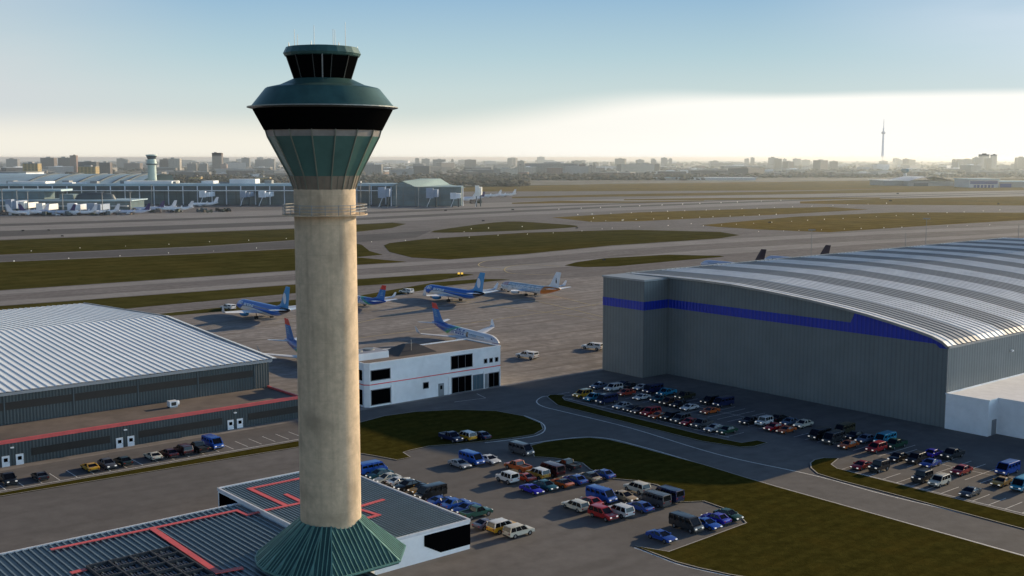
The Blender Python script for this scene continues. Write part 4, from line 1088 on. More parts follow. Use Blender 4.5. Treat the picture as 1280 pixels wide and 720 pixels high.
def car_paint(rgb):
    k='car_paint_%02x%02x%02x'%tuple(int(255*min(1,c**.45)) for c in rgb)
    if k not in MAT:
        m=M(k,rgb,.32,.0,.05,.8,world=False,dirt=.25,dirt_rgb=tuple(c*.8+.02 for c in rgb)); b=m.node_tree.nodes['Principled BSDF']; b.inputs['Coat Weight'].default_value=.5; b.inputs['Coat Roughness'].default_value=.15; MAT[k]=m
    return MAT[k]
M_CARGLASS=M('car_glass',(.008,.009,.011),.12,0,.05,1,world=False,spec=.4); M_RIM=M('wheel_rim',(.30,.30,.31),.35,.6,.1,3,world=False)
M_HEAD=M('headlight_glass',(.75,.75,.72),.15,0,.05,2,world=False); M_HEAD.node_tree.nodes['Principled BSDF'].inputs['Emission Color'].default_value=(1,.95,.85,1); M_HEAD.node_tree.nodes['Principled BSDF'].inputs['Emission Strength'].default_value=.45; M_TAIL=M('tail_light_red',(.30,.015,.012),.3,0,.05,2,world=False); M_BUMP=M('bumper_dark',(.035,.035,.037),.6,0,.1,2,world=False)
C=dict(black=(.010,.010,.011),grey=(.085,.087,.092),silver=(.33,.34,.36),white=(.70,.69,.67),cream=(.66,.60,.48),navy=(.012,.020,.075),blue=(.020,.070,.33),brightblue=(.015,.09,.42),violet=(.028,.022,.40),cyan=(.03,.27,.42),teal=(.02,.10,.13),green=(.010,.055,.028),seagreen=(.015,.085,.060),darkgreen=(.012,.026,.016),yellow=(.62,.33,.02),gold=(.55,.30,.05),orange=(.52,.11,.02),redorange=(.42,.055,.025),red=(.38,.015,.015),maroon=(.055,.008,.012),brown=(.10,.05,.03),olive=(.05,.045,.02),charcoal=(.025,.027,.030),lilac=(.12,.11,.16),steel=(.10,.14,.22),tan=(.45,.34,.20))
def car(L,G,kind,head,col,label,group,roof=None,jit=True):
    rnd=random.Random(label)
    p=lg(L,G); a={'L+':AX,'L-':AX+PI,'G+':AX-PI/2,'G-':AX+PI/2}[head] if isinstance(head,str) else head
    if jit: a+=math.radians(rnd.uniform(-2.2,2.2))
    d=KIND[kind]
    if kind not in CM: CM[kind]=car_meshes(kind)
    m=CM[kind]
    name={'sedan':'sedan','coupe':'coupe','suv':'suv','wagon':'estate_car','jeep':'off_roader','van':'van','pickup':'pickup_truck'}[kind]
    t=thing(name,label,d['cls'],(p[0],p[1],.095),a,group); s=rnd.uniform(.98,1.04); t.scale=(s,s,s)
    pt=car_paint(C[col]); obj('body',m['body'],[pt,M_BUMP] if kind=='pickup' else pt,t); obj('windows',m['windows'],M_CARGLASS,t)
    obj('roof',m['roof'],car_paint(C[roof]) if roof else pt,t)
    wr,wf,rad=d['whl']
    for x in (wr,wf):
        for y in (-1,1):
            o=obj('wheel',m['wheel'],[M_TYRE,M_RIM],t); o.location=(x,y*(d['w']-.10),rad)
    for y in (-1,1):
        o=obj('headlight',m['headlight'],M_HEAD,t); o.location=(0,y*d['w']*.68,0); o=obj('tail_light',m['tail_light'],M_TAIL,t); o.location=(0,y*d['w']*.76,0)
    obj('bumper',m['bumper'],M_BUMP,t); obj('bumper',m['rear_bumper'],M_BUMP,t)
    if 'mirror' in m: obj('mirror',m['mirror'],pt,t)
    return t
GA='cars parked along the white-roofed hangar'; GB='cars parked behind the ribbed-roof building'; GC='cars parked beside the dark grass islands'
GD='cars in the double row beside the open lane'; GE='cars in the double row nearest the grass'; GF='cars in the paved pocket of the grass'
GG='cars in the shaded lot below the blue-striped hangar'; GH='cars in the short shaded row with the white off-roader'; GI='cars in the shaded rows before the sunlit bays'; GJ='cars in the sunlit bays by the grass verge'
CARS=[
# A
(54.4,-198,'pickup','G+','black','black pickup cut by the frame edge in front of the hangar annexe doors',GA),
(59.3,-197,'coupe','G-','charcoal','charcoal coupe in the bays before the first pair of annexe doors',GA),
(67.9,-197.1,'coupe','G-','yellow','bright yellow coupe parked beside a grey saloon before the hangar annexe',GA),
(70.9,-196.9,'sedan','G+','grey','grey saloon parked between the yellow coupe and a dark green saloon',GA),
(73.8,-197,'sedan','G-','darkgreen','dark green saloon beside an empty bay in front of the red-trimmed annexe',GA),
(79.4,-197.1,'coupe','G-','cream','cream white coupe in front of the red-trimmed hangar annexe',GA),
(82.4,-197,'sedan','G-','maroon','dark maroon saloon beside the cream coupe by the hangar annexe',GA),
(85.3,-197.2,'suv','G-','maroon','dark maroon SUV between a maroon saloon and a black pickup',GA),
(88.2,-197.1,'pickup','G-','black','black pickup tucked between the maroon SUV and the blue van',GA),
(91.4,-197.6,'van','G+','brightblue','bright blue van at the end of the row by the red-trimmed annexe',GA),
# B
(105.0,-163.2,'van','L+','brightblue','blue van half hidden by the tower shaft beside the ribbed roof',GB),
(104.4,-160.0,'sedan','L-','teal','dark grey green saloon next to the blue van beside the tower shaft',GB),
(104.0,-157.0,'sedan','L-','cream','cream saloon showing only its roof beyond the ribbed roof edge',GB),
(104.9,-154.4,'coupe','L+','white','white coupe beside the cream saloon beyond the ribbed roof edge',GB),
(104.3,-151.3,'sedan','L-','black','black saloon beside the white coupe beyond the ribbed roof edge',GB),
(105.2,-148.7,'coupe','L-','gold','gold coupe between a black saloon and a black van beyond the ribbed roof',GB,'black'),
(104.3,-144.9,'van','L-','black','black van standing tallest in the row beyond the ribbed roof edge',GB),
(103.8,-141.2,'coupe','L+','blue','blue coupe beside the black van beyond the ribbed roof edge',GB),
(104.5,-138.3,'sedan','L+','brightblue','bright blue saloon, middle of three blue cars beyond the ribbed roof',GB),
(104.4,-135.5,'coupe','L-','blue','blue coupe next to the green pickup beyond the ribbed roof corner',GB),
(104.0,-132.5,'pickup','L+','seagreen','green pickup parked by the corner of the ribbed-roof building',GB),
(102.3,-127.6,'coupe','L+','lilac','purple grey coupe beside the white-roofed yellow SUV near the building corner',GB),
(102.9,-124.7,'suv','L+','yellow','yellow SUV with white roof beside the cream SUV near the building corner',GB,'white'),
(103.4,-121.7,'suv','L+','cream','cream white SUV standing alone at the front near the building corner',GB),
# C
(129.3,-172.6,'pickup','G+','navy','dark navy pickup with lit front by the dark kidney-shaped grass island',GC),
(132.1,-171.5,'suv','G-','yellow','yellow SUV with white roof against the dark kidney-shaped grass island',GC,'white'),
(134.9,-170.4,'sedan','G-','navy','navy saloon beside a white-roofed yellow SUV at the dark grass island',GC),
(119.2,-156.6,'coupe','G+','silver','silver grey coupe beside a blue van in the middle of the yard',GC),
(122.3,-157.0,'van','G+','brightblue','blue van between a silver coupe and a white coupe in the yard',GC),
(125.2,-155.5,'coupe','G+','white','white coupe parked behind the blue van in the middle of the yard',GC),
(133.4,-156.2,'van','G+','grey','grey van standing alone on the lane between the two dark grass islands',GC),
# D
(119.6,-143.8,'jeep','G-','white','boxy white off-roader at the end of the double row by the lane',GD),
(122.6,-142.9,'coupe','G-','redorange','red orange coupe beside the boxy white off-roader',GD),
(125.5,-142.6,'suv','G-','gold','gold SUV with white roof beside the red orange coupe',GD,'white'),
(125.7,-148.2,'pickup','G-','orange','orange pickup sticking out behind the gold white-roofed SUV',GD),
(118.9,-136.6,'coupe','G+','violet','violet blue coupe at the lane end of the double row',GD),
(122.0,-136.6,'sedan','G+','teal','dark teal saloon beside the violet coupe',GD),
(128.4,-142.4,'van','G-','maroon','very dark maroon van behind the teal saloon in the double row',GD),
(125.1,-136.2,'coupe','G-','orange','orange coupe with black roof between the teal saloon and a blue saloon',GD,'black'),
(128.1,-136.0,'sedan','G-','blue','blue saloon beside the orange and black coupe',GD),
(131.0,-135.7,'sedan','G-','tan','tan saloon with dark roof between two blue saloons',GD,'charcoal'),
(134.0,-135.4,'sedan','G-','blue','blue saloon at the grass end of the double row beside the tan saloon',GD),
(133.2,-143.4,'pickup','G-','charcoal','charcoal pickup beside the dark grass behind the blue saloons',GD),
# E
(118.2,-125.4,'wagon','G-','cream','cream white estate car at the lane end of the double row',GE),
(121.2,-125.4,'sedan','G-','red','dark red saloon hidden between the cream estate and the large blue van',GE),
(118.4,-119.4,'suv','G+','red','red SUV with bright headlights at the lane end of the double row',GE),
(124.5,-125.9,'van','G+','brightblue','large blue van behind the red SUV in the double row',GE),
(127.5,-123.8,'sedan','G+','tan','tan saloon with lit headlight beside the large blue van',GE),
(121.4,-118.9,'suv','G-','white','white SUV with its back window to the lane beside the red SUV',GE),
(125.6,-118.6,'sedan','G-','blue','blue saloon between the white SUV and the grey van',GE),
(132.4,-125.7,'suv','G-','cream','cream white SUV by the grass behind the grey van',GE),
(129.6,-119.1,'van','G-','grey','grey van between the blue saloon and a navy van',GE),
(133.0,-119.4,'van','G-','navy','navy van at the grass end of the double row beside the grey van',GE),
# F
(118.0,-107.0,'coupe','G+','blue','blue coupe alone at the near end of the paved pocket in the grass',GF),
(124.3,-107.8,'van','G+','charcoal','charcoal van with lit headlights in the paved pocket in the grass',GF),
(127.4,-106.5,'coupe','G+','brightblue','small blue coupe beside the charcoal van in the grass pocket',GF),
(130.3,-107.2,'sedan','G-','violet','violet saloon between a blue coupe and a green saloon in the grass pocket',GF),
(133.0,-107.0,'sedan','G+','green','dark green saloon at the far end of the paved pocket in the grass',GF),
# G front
(176.6,-185.2,'suv','L-','yellow','yellow SUV at the corner of the shaded lot below the striped hangar',GG),
(176.2,-181.0,'pickup','L-','cyan','blue pickup with lit headlight beside the yellow SUV in the shaded lot',GG),
(176.4,-177.2,'van','L-','navy','navy van beside the blue pickup along the dark kerb strip',GG),
(175.2,-170.9,'sedan','L-','silver','silver saloon beside a black coupe along the dark kerb strip',GG),
(175.4,-168.2,'coupe','L-','black','black coupe between the silver saloon and a brown saloon at the kerb',GG),
(174.9,-165.3,'sedan','L-','brown','brown red saloon beside a red SUV along the dark kerb strip',GG),
(175.1,-162.5,'suv','L-','red','dark red SUV with bright headlight along the dark kerb strip',GG),
(174.7,-159.8,'coupe','L-','orange','orange coupe between the red SUV and a black SUV at the kerb',GG),
(175.3,-157.0,'suv','L-','black','black SUV with bright headlights along the dark kerb strip',GG),
(175.3,-154.2,'suv','L-','grey','grey SUV between a black SUV and a red saloon at the kerb',GG),
(174.9,-151.4,'sedan','L-','red','red saloon between the grey SUV and a grey pickup at the kerb',GG),
(175.5,-148.6,'pickup','L-','grey','grey pickup with dark bed beside the red saloon at the kerb',GG),
(174.6,-144.6,'sedan','L-','silver','silver saloon beside the dark green saloon at the kerb end',GG),
(175.2,-141.8,'sedan','L-','green','dark green saloon at the very end of the dark kerb strip',GG),
# G second
(186.6,-190.1,'sedan','L-','steel','steel blue saloon behind the yellow SUV in the shaded lot',GG),
(187.2,-185.8,'suv','L-','white','white SUV behind the blue pickup in the shaded lot',GG),
(185.8,-180.3,'sedan','L-','redorange','red orange saloon beside empty bays in the middle of the shaded lot',GG),
(193.8,-188.2,'coupe','L+','navy','navy coupe in the rearmost row behind the white SUV',GG),
(193.4,-182.4,'coupe','L-','white','white coupe in the rearmost row behind the red orange saloon',GG),
(193.0,-185.3,'sedan','L+','charcoal','charcoal saloon between a navy coupe and a white coupe at the rear',GG),
(185.4,-174.9,'coupe','L-','white','white coupe with black windows alone in the middle row',GG),
(192.6,-178.2,'van','L-','navy','navy van at the rear behind the lone white coupe',GG),
(187.0,-170.9,'sedan','L-','teal','teal saloon with lit headlight beside dark trucks in the middle row',GG),
(193.0,-174.2,'pickup','L-','cyan','light blue pickup at the rear between navy van and olive pickup',GG),
(186.2,-167.1,'pickup','L-','brown','dark brown pickup between the teal saloon and a black saloon',GG),
(193.4,-168.9,'pickup','L-','olive','olive pickup at the rear behind the dark brown pickup',GG),
(186.2,-164.3,'sedan','L-','black','black saloon between the dark brown pickup and a pale coupe',GG),
(185.6,-160.8,'coupe','L-','white','pale white coupe beside the black saloon in the middle row',GG),
(193.8,-161.9,'suv','L-','black','black SUV at the rear beside the large navy van',GG),
(194.2,-158.4,'van','L-','navy','large navy van at the rear end beside the black SUV',GG),
(186.4,-155.6,'coupe','L-','orange','orange coupe below the large navy van beside empty bays',GG),
# H
(185.3,-144.2,'sedan','L-','charcoal','charcoal saloon beside the white off-roader in the short shaded row',GH),
(186.4,-141.3,'jeep','L-','white','boxy white off-roader in the shaded row below the grey hangar wall',GH),
(192.2,-141.6,'sedan','L+','black','black saloon behind the white off-roader in the short shaded row',GH),
(184.6,-137.4,'sedan','L-','red','red saloon with lit headlights beside an orange coupe',GH),
(184.9,-134.6,'coupe','L-','orange','orange coupe at the front end of the short shaded row',GH),
(190.9,-138.2,'sedan','L-','steel','pale blue saloon behind the red saloon in the short row',GH),
(191.4,-135.2,'sedan','L-','cream','cream saloon at the rear end of the short shaded row',GH),
# I
(185.8,-127.4,'van','L-','black','black van with lit headlights at the left end of the shaded rows',GI),
(185.2,-123.8,'van','L-','charcoal','charcoal van with lit headlights beside the black van',GI),
(193.0,-126.6,'van','L-','olive','dark olive van standing behind two dark vans',GI),
(183.9,-119.6,'sedan','L-','orange','orange saloon beside the charcoal van in the shaded rows',GI),
(191.0,-122.9,'sedan','L-','black','black saloon behind the orange saloon in the shaded rows',GI),
(190.3,-120.0,'sedan','L-','steel','steel blue saloon behind the orange saloon near the teal van',GI),
(192.3,-117.1,'van','L-','cyan','teal blue van behind the red SUV in the shaded rows',GI),
(185.6,-114.7,'suv','L-','red','red SUV with bright headlight at the edge of the sunlit bays',GI),
(190.8,-113.9,'pickup','L-','green','green pickup beside the teal van at the end of the shaded rows',GI),
# J
(173.3,-109.9,'coupe','L-','red','red coupe in the first sunlit bay beside a black off-roader',GJ),
(174.2,-107.0,'jeep','L-','black','black off-roader beside the red coupe in the first sunlit bays',GJ),
(183.0,-108.6,'sedan','L-','black','black saloon beside a black SUV in the second sunlit row',GJ),
(184.4,-105.8,'suv','L-','black','black SUV between a black saloon and a blue coupe',GJ),
(190.8,-106.0,'sedan','L+','violet','violet blue saloon at the rear beside a black pickup',GJ),
(192.4,-103.2,'pickup','L-','charcoal','charcoal pickup at the rear behind the blue coupe',GJ),
(184.0,-102.8,'coupe','L-','blue','blue coupe in the second sunlit row beside a black SUV',GJ),
(174.0,-98.6,'jeep','L-','charcoal','charcoal off-roader beside the cream white SUV at the verge',GJ),
(174.3,-95.6,'suv','L-','cream','cream white SUV beside the charcoal off-roader at the verge',GJ),
(183.6,-96.7,'sedan','L-','red','red saloon alone in the middle of the sunlit bays',GJ),
(172.9,-89.4,'coupe','L-','grey','grey coupe alone by the white kerb line in the sunlit bays',GJ),
(189.9,-91.6,'van','L-','blue','blue van behind the small yellow pickup in the sunlit bays',GJ),
(182.4,-88.9,'coupe','L-','gold','small yellow coupe between two blue vans in the sunlit bays',GJ),
(182.6,-85.4,'van','L-','cyan','light blue van cut by the frame edge in the sunlit bays',GJ),
]
for c_ in CARS: car(*c_)
# apron service pickups with canopies: white cab, dark windows, boxed bed
def service(px,py,ang,label):
    L,G=to_lg(at(px,py)); t=car(L,G,'pickup',math.radians(ang),'white',label,'white service pickups on the apron')
    t.location.z=.065
    t.scale=(1.28,1.18,1.15)
    cb=MB().box(-2.55,-.8,-.88,.88,1.1,1.78); obj('canopy',cb,M_DOOR,t); obj('canopy_window',MB().box(-2.59,-2.54,-.7,.7,1.3,1.65).box(-2.3,-1.0,-.91,-.87,1.3,1.65).box(-2.3,-1.0,.87,.91,1.3,1.65),M_CARGLASS,t)
service(285,387,140,'white service pickup under the wing tip of the blue airliner near the hangar')
service(508,367,140,'white service pickup between the tower-side airliner and the second blue airliner')
service(634,363,142,'white service pickup at the nose of the orange-tailed airliner')
service(659,448,140,'white service pickup standing alone on the apron beyond the white office corner')
service(741,437,140,'white service pickup half hidden behind the grey hangar corner')
# ================================================================ terminal across the field
M_TGLASS = M('terminal_glass', (.10,.135,.14), .3, .0, .25, .08, world=False, stretch=((1,1,.3),0))
def glazed(name, rgb, px=14.0, pz=6.0, frame=(.16,.19,.19), t=.10):
    m = M(name, rgb, .3, 0, .3, .05, world=False); x,y,z = obj_xyz(m)
    u = math_node(m,'FRACT', math_node(m,'DIVIDE', math_node(m,'ADD',x,y), px)); v = math_node(m,'FRACT', math_node(m,'DIVIDE', z, pz))
    f = math_node(m,'MAXIMUM', math_node(m,'LESS_THAN',u,t), math_node(m,'LESS_THAN',v,t)); multiply_color(m,f,frame); return m
M_TG = glazed('terminal_curtain_wall', (.15,.215,.23))
M_TROOF = M('terminal_roof', (.42,.55,.60), .5, .1, .2, .03, world=False)
M_TROOFW = M('terminal_roof_white', (.85,.85,.84), .5, 0, .15, .03, world=False)
M_TDARK = M('terminal_dark', (.06,.08,.09), .5, 0, .2, .05, world=False)
M_TWALL = M('terminal_wall', (.30,.30,.29), .7, 0, .2, .05, world=False)
M_PALE = M('pale_panel', (.74,.77,.82), .6, 0, .15, .1, world=False)
def far(name, label, cat, px, Y, group=None, z=0): 
    return thing(name, label, cat, (xcol(px,Y,z),Y,z), 0, group)
def W_(a, b, Y, z=0): return xcol(a,Y,z), xcol(b,Y,z)
Yc = 1150.0
def lx(px, root, Y): return xcol(px, Y)-root.location.x
rnd_=random.Random(17)
# front concourse, left edge of the view
t = far('terminal_concourse', 'low glazed airport concourse with pale roof across the airfield', 'terminal', 60, 1170)
a,b = lx(-140,t,1170), lx(163,t,1170); zt = zrow(250,1170)
obj('wall', MB().box(a,b,0,45,0,zt-1.2), M_TG, t)
obj('roof', MB().box(a-3,b+3,-4,48,zt-1.2,zt), M_TROOF, t)
obj('canopy', MB().box(a,b,-9,-4.1,zt-6.2,zt-5.6), M_TROOFW, t)
obj('upper_storey', MB().box(lx(-140,t,1190),lx(58,t,1190),16,44,zt,zrow(239,1190)).box(lx(75,t,1190),lx(92,t,1190),20,40,zt,zrow(243,1190)), M_TG, t)
obj('roof_deck', MB().box(lx(-140,t,1190),lx(80,t,1190),14,46,zrow(239,1190),zrow(236.6,1190)), M_TROOF, t)
r = far('oval_pavilion', 'dark oval roofed pavilion rising from the glazed airport concourse', 'pavilion', 120, 1192)
rr = (xcol(146,1192)-xcol(95,1192))/2
obj('roof', MB().loft([[(rr*k*math.cos(2*PI*i/32),9*k*math.sin(2*PI*i/32),z) for i in range(32)] for k,z in ((1,zt-3),(1,zt+.6),(.9,zrow(243.2,1192)),(.6,zrow(241,1192)),(.2,zrow(240.4,1192)))]), M_TDARK, r, 40)
# main hall with the curved roof
t = far('terminal_building', 'large airport terminal with blue grey curved roof crossed by dark arches', 'terminal', 60, 1400)
a,b = lx(-160,t,1400), lx(171,t,1400)
zf, zp = zrow(231,1400), zrow(217.5,1500)
obj('wall', MB().box(a,b,2,150,0,zf-.5), M_TG, t)
def arch(x0,x1,z_off=0,mat=None,lo=1.0):
    prof_=[(-6,zf)]+[(110*k/10, zf+(zp-zf)*math.sin(PI/2*k/10)**.9) for k in range(11)]+[(150,zp-2),(160,zf)]
    mb=MB(); 
    for (ya,za),(yb,zb) in zip(prof_,prof_[1:]): mb.add([(x0,ya,za+z_off),(x1,ya,za+z_off),(x1,yb,zb+z_off),(x0,yb,zb+z_off)],[(0,1,2,3)])
    return mb
rf = obj('roof', arch(a,b), M_TROOF, t)
for px in (38,70,102,126,146,160):
    x = lx(px,t,1420); obj('roof_arch', MB().loft([[(x-1.1+ (d_*.10),yy,zz),(x+1.1+(d_*.10),yy,zz),(x+1.1+(d_*.10),yy,zz+1.3),(x-1.1+(d_*.10),yy,zz+1.3)] for d_,(yy,zz) in enumerate([(-6,zf)]+[(110*k/10, zf+(zp-zf)*math.sin(PI/2*k/10)**.9) for k in range(11)])]), M_TDARK, rf)
t = far('car_park_block', 'flat pale block behind the curved terminal roof at the frame edge', 'building', 5, 1560)
obj('wall', MB().box(lx(-90,t,1560),lx(34,t,1560),0,60,0,zrow(216,1560)), M_PALE, t); obj('roof', MB().box(lx(-90,t,1560),lx(34.5,t,1560),-1,60,zrow(216,1560),zrow(214.8,1560)), M_TWALL, t)
t = far('terminal_pier', 'long low glass pier with white roof running behind the control tower', 'terminal pier', 250, 1330)
def pierz(py): return zrow(py,1330)
a,b = lx(-150,t,1330), lx(497,t,1330)
obj('wall', MB().box(a,b,0,38,0,pierz(239)), glazed('pier_curtain_wall', (.10,.14,.15), 14, 6, (.07,.10,.11)), t)
obj('glass_band', MB().box(a,b,-1.5,36,pierz(239),pierz(232.5)), M_TDARK, t)
obj('roof', MB().box(a,b,-3,40,pierz(232.5),pierz(229.6)), M_TROOF, t)
obj('canopy', MB().box(a,b,-8,-3.1,pierz(238.6),pierz(237.6)), M_TROOFW, t)
obj('white_roof', MB().box(lx(15,t,1345),lx(62,t,1345),6,34,pierz(229.6),pierz(227)).box(lx(160,t,1345),lx(219,t,1345),4,36,pierz(229.6),pierz(226.5)).box(lx(255,t,1345),lx(270,t,1345),6,30,pierz(229.6),pierz(226.2)).box(lx(290,t,1345),lx(322,t,1345),6,30,pierz(229.6),pierz(224)), M_TROOFW, t)
cm_=MB()
k=a
while k<b:
    cm_.box(k,k+1.1,-2.2,-1.5,0,pierz(232.5)); k+=17
obj('columns', cm_, M_PALE, t)
hb_=MB()
k=a+9
while k<b-12:
    hb_.box(k,k+8,10,22,pierz(229.6),pierz(229.6)+rnd_.uniform(1.5,4)); k+=rnd_.uniform(24,60)
obj('roof_plant', hb_, M_TWALL, t)
obj('roof_box', MB().box(lx(82,t,1345),lx(94,t,1345),8,20,pierz(229.6),pierz(228.2)).box(lx(100,t,1345),lx(111,t,1345),8,20,pierz(229.6),pierz(228)), M_PALE, t)
# pier end with gabled glass hall
t = far('terminal_hall', 'gabled glass hall with pale green roof at the end of the pier', 'terminal', 537, 1290)
a,b = lx(487,t,1290), lx(583,t,1290); ze, zr_ = zrow(233.5,1290), zrow(224.5,1310)
obj('wall', MB().box(a+3,b-6,3,60,0,ze), M_TG, t)
M_GREENT = M('pale_green_roof', (.45,.56,.50), .5, 0, .12, .03, world=False)
xm = lx(503,t,1290)
obj('roof', MB().loft([[(a,0,ze-.4),(xm,0,zrow(226.5,1290)),(lx(520,t,1290),0,ze),(b,0,ze-1)],[(a+12,62,ze),(lx(522,t,1310),62,zr_+.5),(lx(548,t,1310),62,zr_+.5),(b-22,62,ze+1.2)]],closed=False), M_GREENT, t)
obj('gable_glass', MB().add([(a+1,.5,ze-.5),(xm,.5,zrow(227,1290)),(lx(519,t,1290),.5,ze-.1)],[(0,1,2)]), M_TG, t)
obj('column', MB().cyl((a+2,-1,0),(a+2,-1,ze-.6),.7,.7,8), M_PALE, t); obj('column', MB().cyl((b-4,-1,0),(b-4,-1,ze-1.2),.7,.7,8), M_PALE, t)
# boarding bridges
def bridge(px0,px1,py0,py1,Y,label,mat=None):
    t=far('boarding_bridge',label,'boarding bridge',(px0+px1)/2,Y,'boarding bridges on the terminal apron')
    a,b=lx(px0,t,Y),lx(px1,t,Y); zb=max(0,zrow(py1,Y)); zt=zrow(py0,Y); h_=zt-zb; w=b-a
    obj('cab', MB().box(a,a+w*.62,-3,4,zb+h_*.30,zt), mat or M_PALE, t)
    obj('tunnel', MB().box(a+w*.60,b,0,26,zb+h_*.36,zt-h_*.12), mat or M_PALE, t)
    obj('leg', MB().box(a+w*.12,a+w*.26,-1,1.5,0,zb+h_*.32), M_TDARK, t); obj('leg', MB().box(a+w*.74,a+w*.9,4,7,0,zb+h_*.4), M_TDARK, t)
    obj('stair', MB().beam((a+w*.05,-4,0),(a+w*.4,-4,zb+h_*.3),1.2,.5), M_PALE, t)
bl=['at the far left frame edge','beside the sunlit white airliner tail','directly behind the sunlit white airliner','just past the tall light mast','before the dark oval pavilion','before the pier next to a parked jet','alone under the pier canopy','near the tower shaft under the pier','just clear of the tower shaft by the glass hall','under the middle of the gabled glass hall','at the outer end of the gabled glass hall','beyond the glass hall, tallest and brightest']
bs=[(9,21,249,268,1110),(27,35,252,265,1120),(47,60,254,268,1105),(86,101,254,268,1105),(110,126,254,268,1105),(250,262,239,250,1300),(301,312,239,250,1300),(324,337,239,250,1300),(473,487,234,253,1265),(533,547,235,253,1265),(563,575,241,252,1262),(594,602,232,251,1275)]
M_SHADEP=M('painted_shade_panel',(.30,.36,.46),.6,0,.15,.1,world=False)  # shade on some bridges painted as a bluish panel colour
M_SUNP=M('painted_sunlit_panel',(.88,.86,.80),.6,0,.1,.1,world=False)  # sunlight on some bridges painted as a cream panel colour
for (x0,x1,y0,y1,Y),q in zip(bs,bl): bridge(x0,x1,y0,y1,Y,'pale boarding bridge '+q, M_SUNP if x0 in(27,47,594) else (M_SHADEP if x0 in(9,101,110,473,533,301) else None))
# light masts on that apron
def mast(px,top,Y,label,group,wd=.30,arm=True):
    t=far('light_mast',label,'light mast',px,Y,group); z=zrow(top,Y)
    obj('pole',MB().cyl((0,0,0),(0,0,z),wd*1.2,wd*.7,8),M_GREYM,t); 
    if arm: obj('lamp_head',MB().box(-1.5,1.5,-.4,.4,z-.35,z+.15),M_GREYM,t)
    obj('base',MB().box(-.9,.9,-.9,.9,0,.9),M_CONC,t)
for px,top,Y in ((3.5,236,1140),(22,237.5,1125),(35.5,239.5,1120),(79,241,1095),(128.5,240,1100),(163.5,240,1100),(190,231,1310),(451,229,1280),(462,231,1262),(495.5,231,1262),(523,234,1262)):
    mast(px,top,Y,'slim apron light mast standing before the far terminal','apron light masts',.45)
for px,top,lab in ((1013,287,'first thin light mast rising beyond the curved hangar roof, beside the second dark fin'),(1130,291,'short thin mast between two others beyond the curved hangar roof'),(1155,273,'tall light mast with flat head beyond the curved hangar roof'),(1270,281,'thin light mast beyond the curved hangar roof at the frame edge')):
    mast(px,top,500,lab,None,.16,px in(1155,1013))
# parked airliners at the terminal
for px,py,h_,liv,lab in ((62,268,172,'white','sunlit white airliner nosed to the far terminal left of the tall mast'),(188,268,188,'purple','airliner with deep purple fin nearest the airfield on the terminal apron'),
    (206,264,190,'purple','second purple-finned airliner on the terminal apron behind the first'),(221,263,200,'white','white airliner with grey fin, beside the purple-finned pair'),
    (242,264,195,'white','white airliner in the middle of the row right of the purple fins'),(273,258,197,'white','white airliner at the end of the terminal apron row'),
    (224,249,165,'white','white airliner parked close to the long pier'),(262,248,10,'white','white airliner nosed along the pier beside a boarding bridge'),(360,247,10,'white','white airliner under the pier just before the tower shaft'),
    (466,252,200,'white','white airliner between the tower shaft and the glass hall'),(497,252,15,'white','white airliner parked before the gabled glass hall'),(540,253,190,'white','pale airliner beside the middle boarding bridge of the glass hall'),
    (595,252,195,'white','pale airliner at the outer end of the glass hall'),(606,250,195,'purple','airliner with tall blue fin just beyond the glass hall'),(627,247,195,'white','last but one airliner of the row beyond the glass hall'),(645,246,195,'white','last airliner of the row beyond the glass hall')):
    airliner(lab, liv, at(px,py), h_, .85, parts=False, group='airliners at the far terminal')
for px,py,h_,liv,lab in ((8,269.5,10,'white','white airliner cut by the frame edge at the far terminal'),(24,269,15,'purple','airliner with purple fin between the first two boarding bridges'),(95,269,175,'purple','purple-finned airliner between two boarding bridges before the dark pavilion'),(122,269,185,'white','white airliner past the boarding bridges, before the dark pavilion'),(150,268.5,190,'white','white airliner on the terminal apron left of the purple fins'),(300,248.5,15,'white','white airliner under the middle of the long pier'),(333,248,190,'white','white airliner at the pier bridge left of the control tower')):
    airliner(lab, liv, at(px,py), h_, .85, parts=False, group='airliners at the far terminal')
# apron clutter: tugs, trucks and loaders, too small to tell apart
tug=MB().box(-2.6,2.6,-1.1,1.1,.5,1.5).box(.8,2.4,-1,1,1.5,2.6).box(-2.4,.5,-1.05,1.05,1.5,1.9); 
for s_ in (-1,1):
    for x_ in (-1.6,1.6): tug.cyl((x_,s_*1.15,.5),(x_,s_*.85,.5),.5,.5,8)
tug=tug.mesh('ground_vehicle'); TM=[M_TDARK,M_PALE,M_FLATROOF,M_TDARK,M_BANDWIN,M('olive_vehicle',(.06,.07,.045),.6,0,.1,1,world=False)]
rnd=random.Random(3)
for i in range(120):
    px=rnd.choice([rnd.uniform(0,160)]*3+[rnd.uniform(165,290),rnd.uniform(450,600),rnd.uniform(450,600)]); base=268.5 if px<165 else (265 if px<290 else 254)
    x,y=at(px,base+rnd.uniform(-1.5,1.0)); o=obj('ground_vehicle',tug,rnd.choice(TM)); o.location=(x,y,.06); o.rotation_euler=(0,0,rnd.uniform(0,6.3)); k=rnd.uniform(.8,1.6); o.scale=(k,k,k)
    tag(o,'small service vehicle standing on the far terminal apron','service vehicle','service vehicles on the terminal apron')

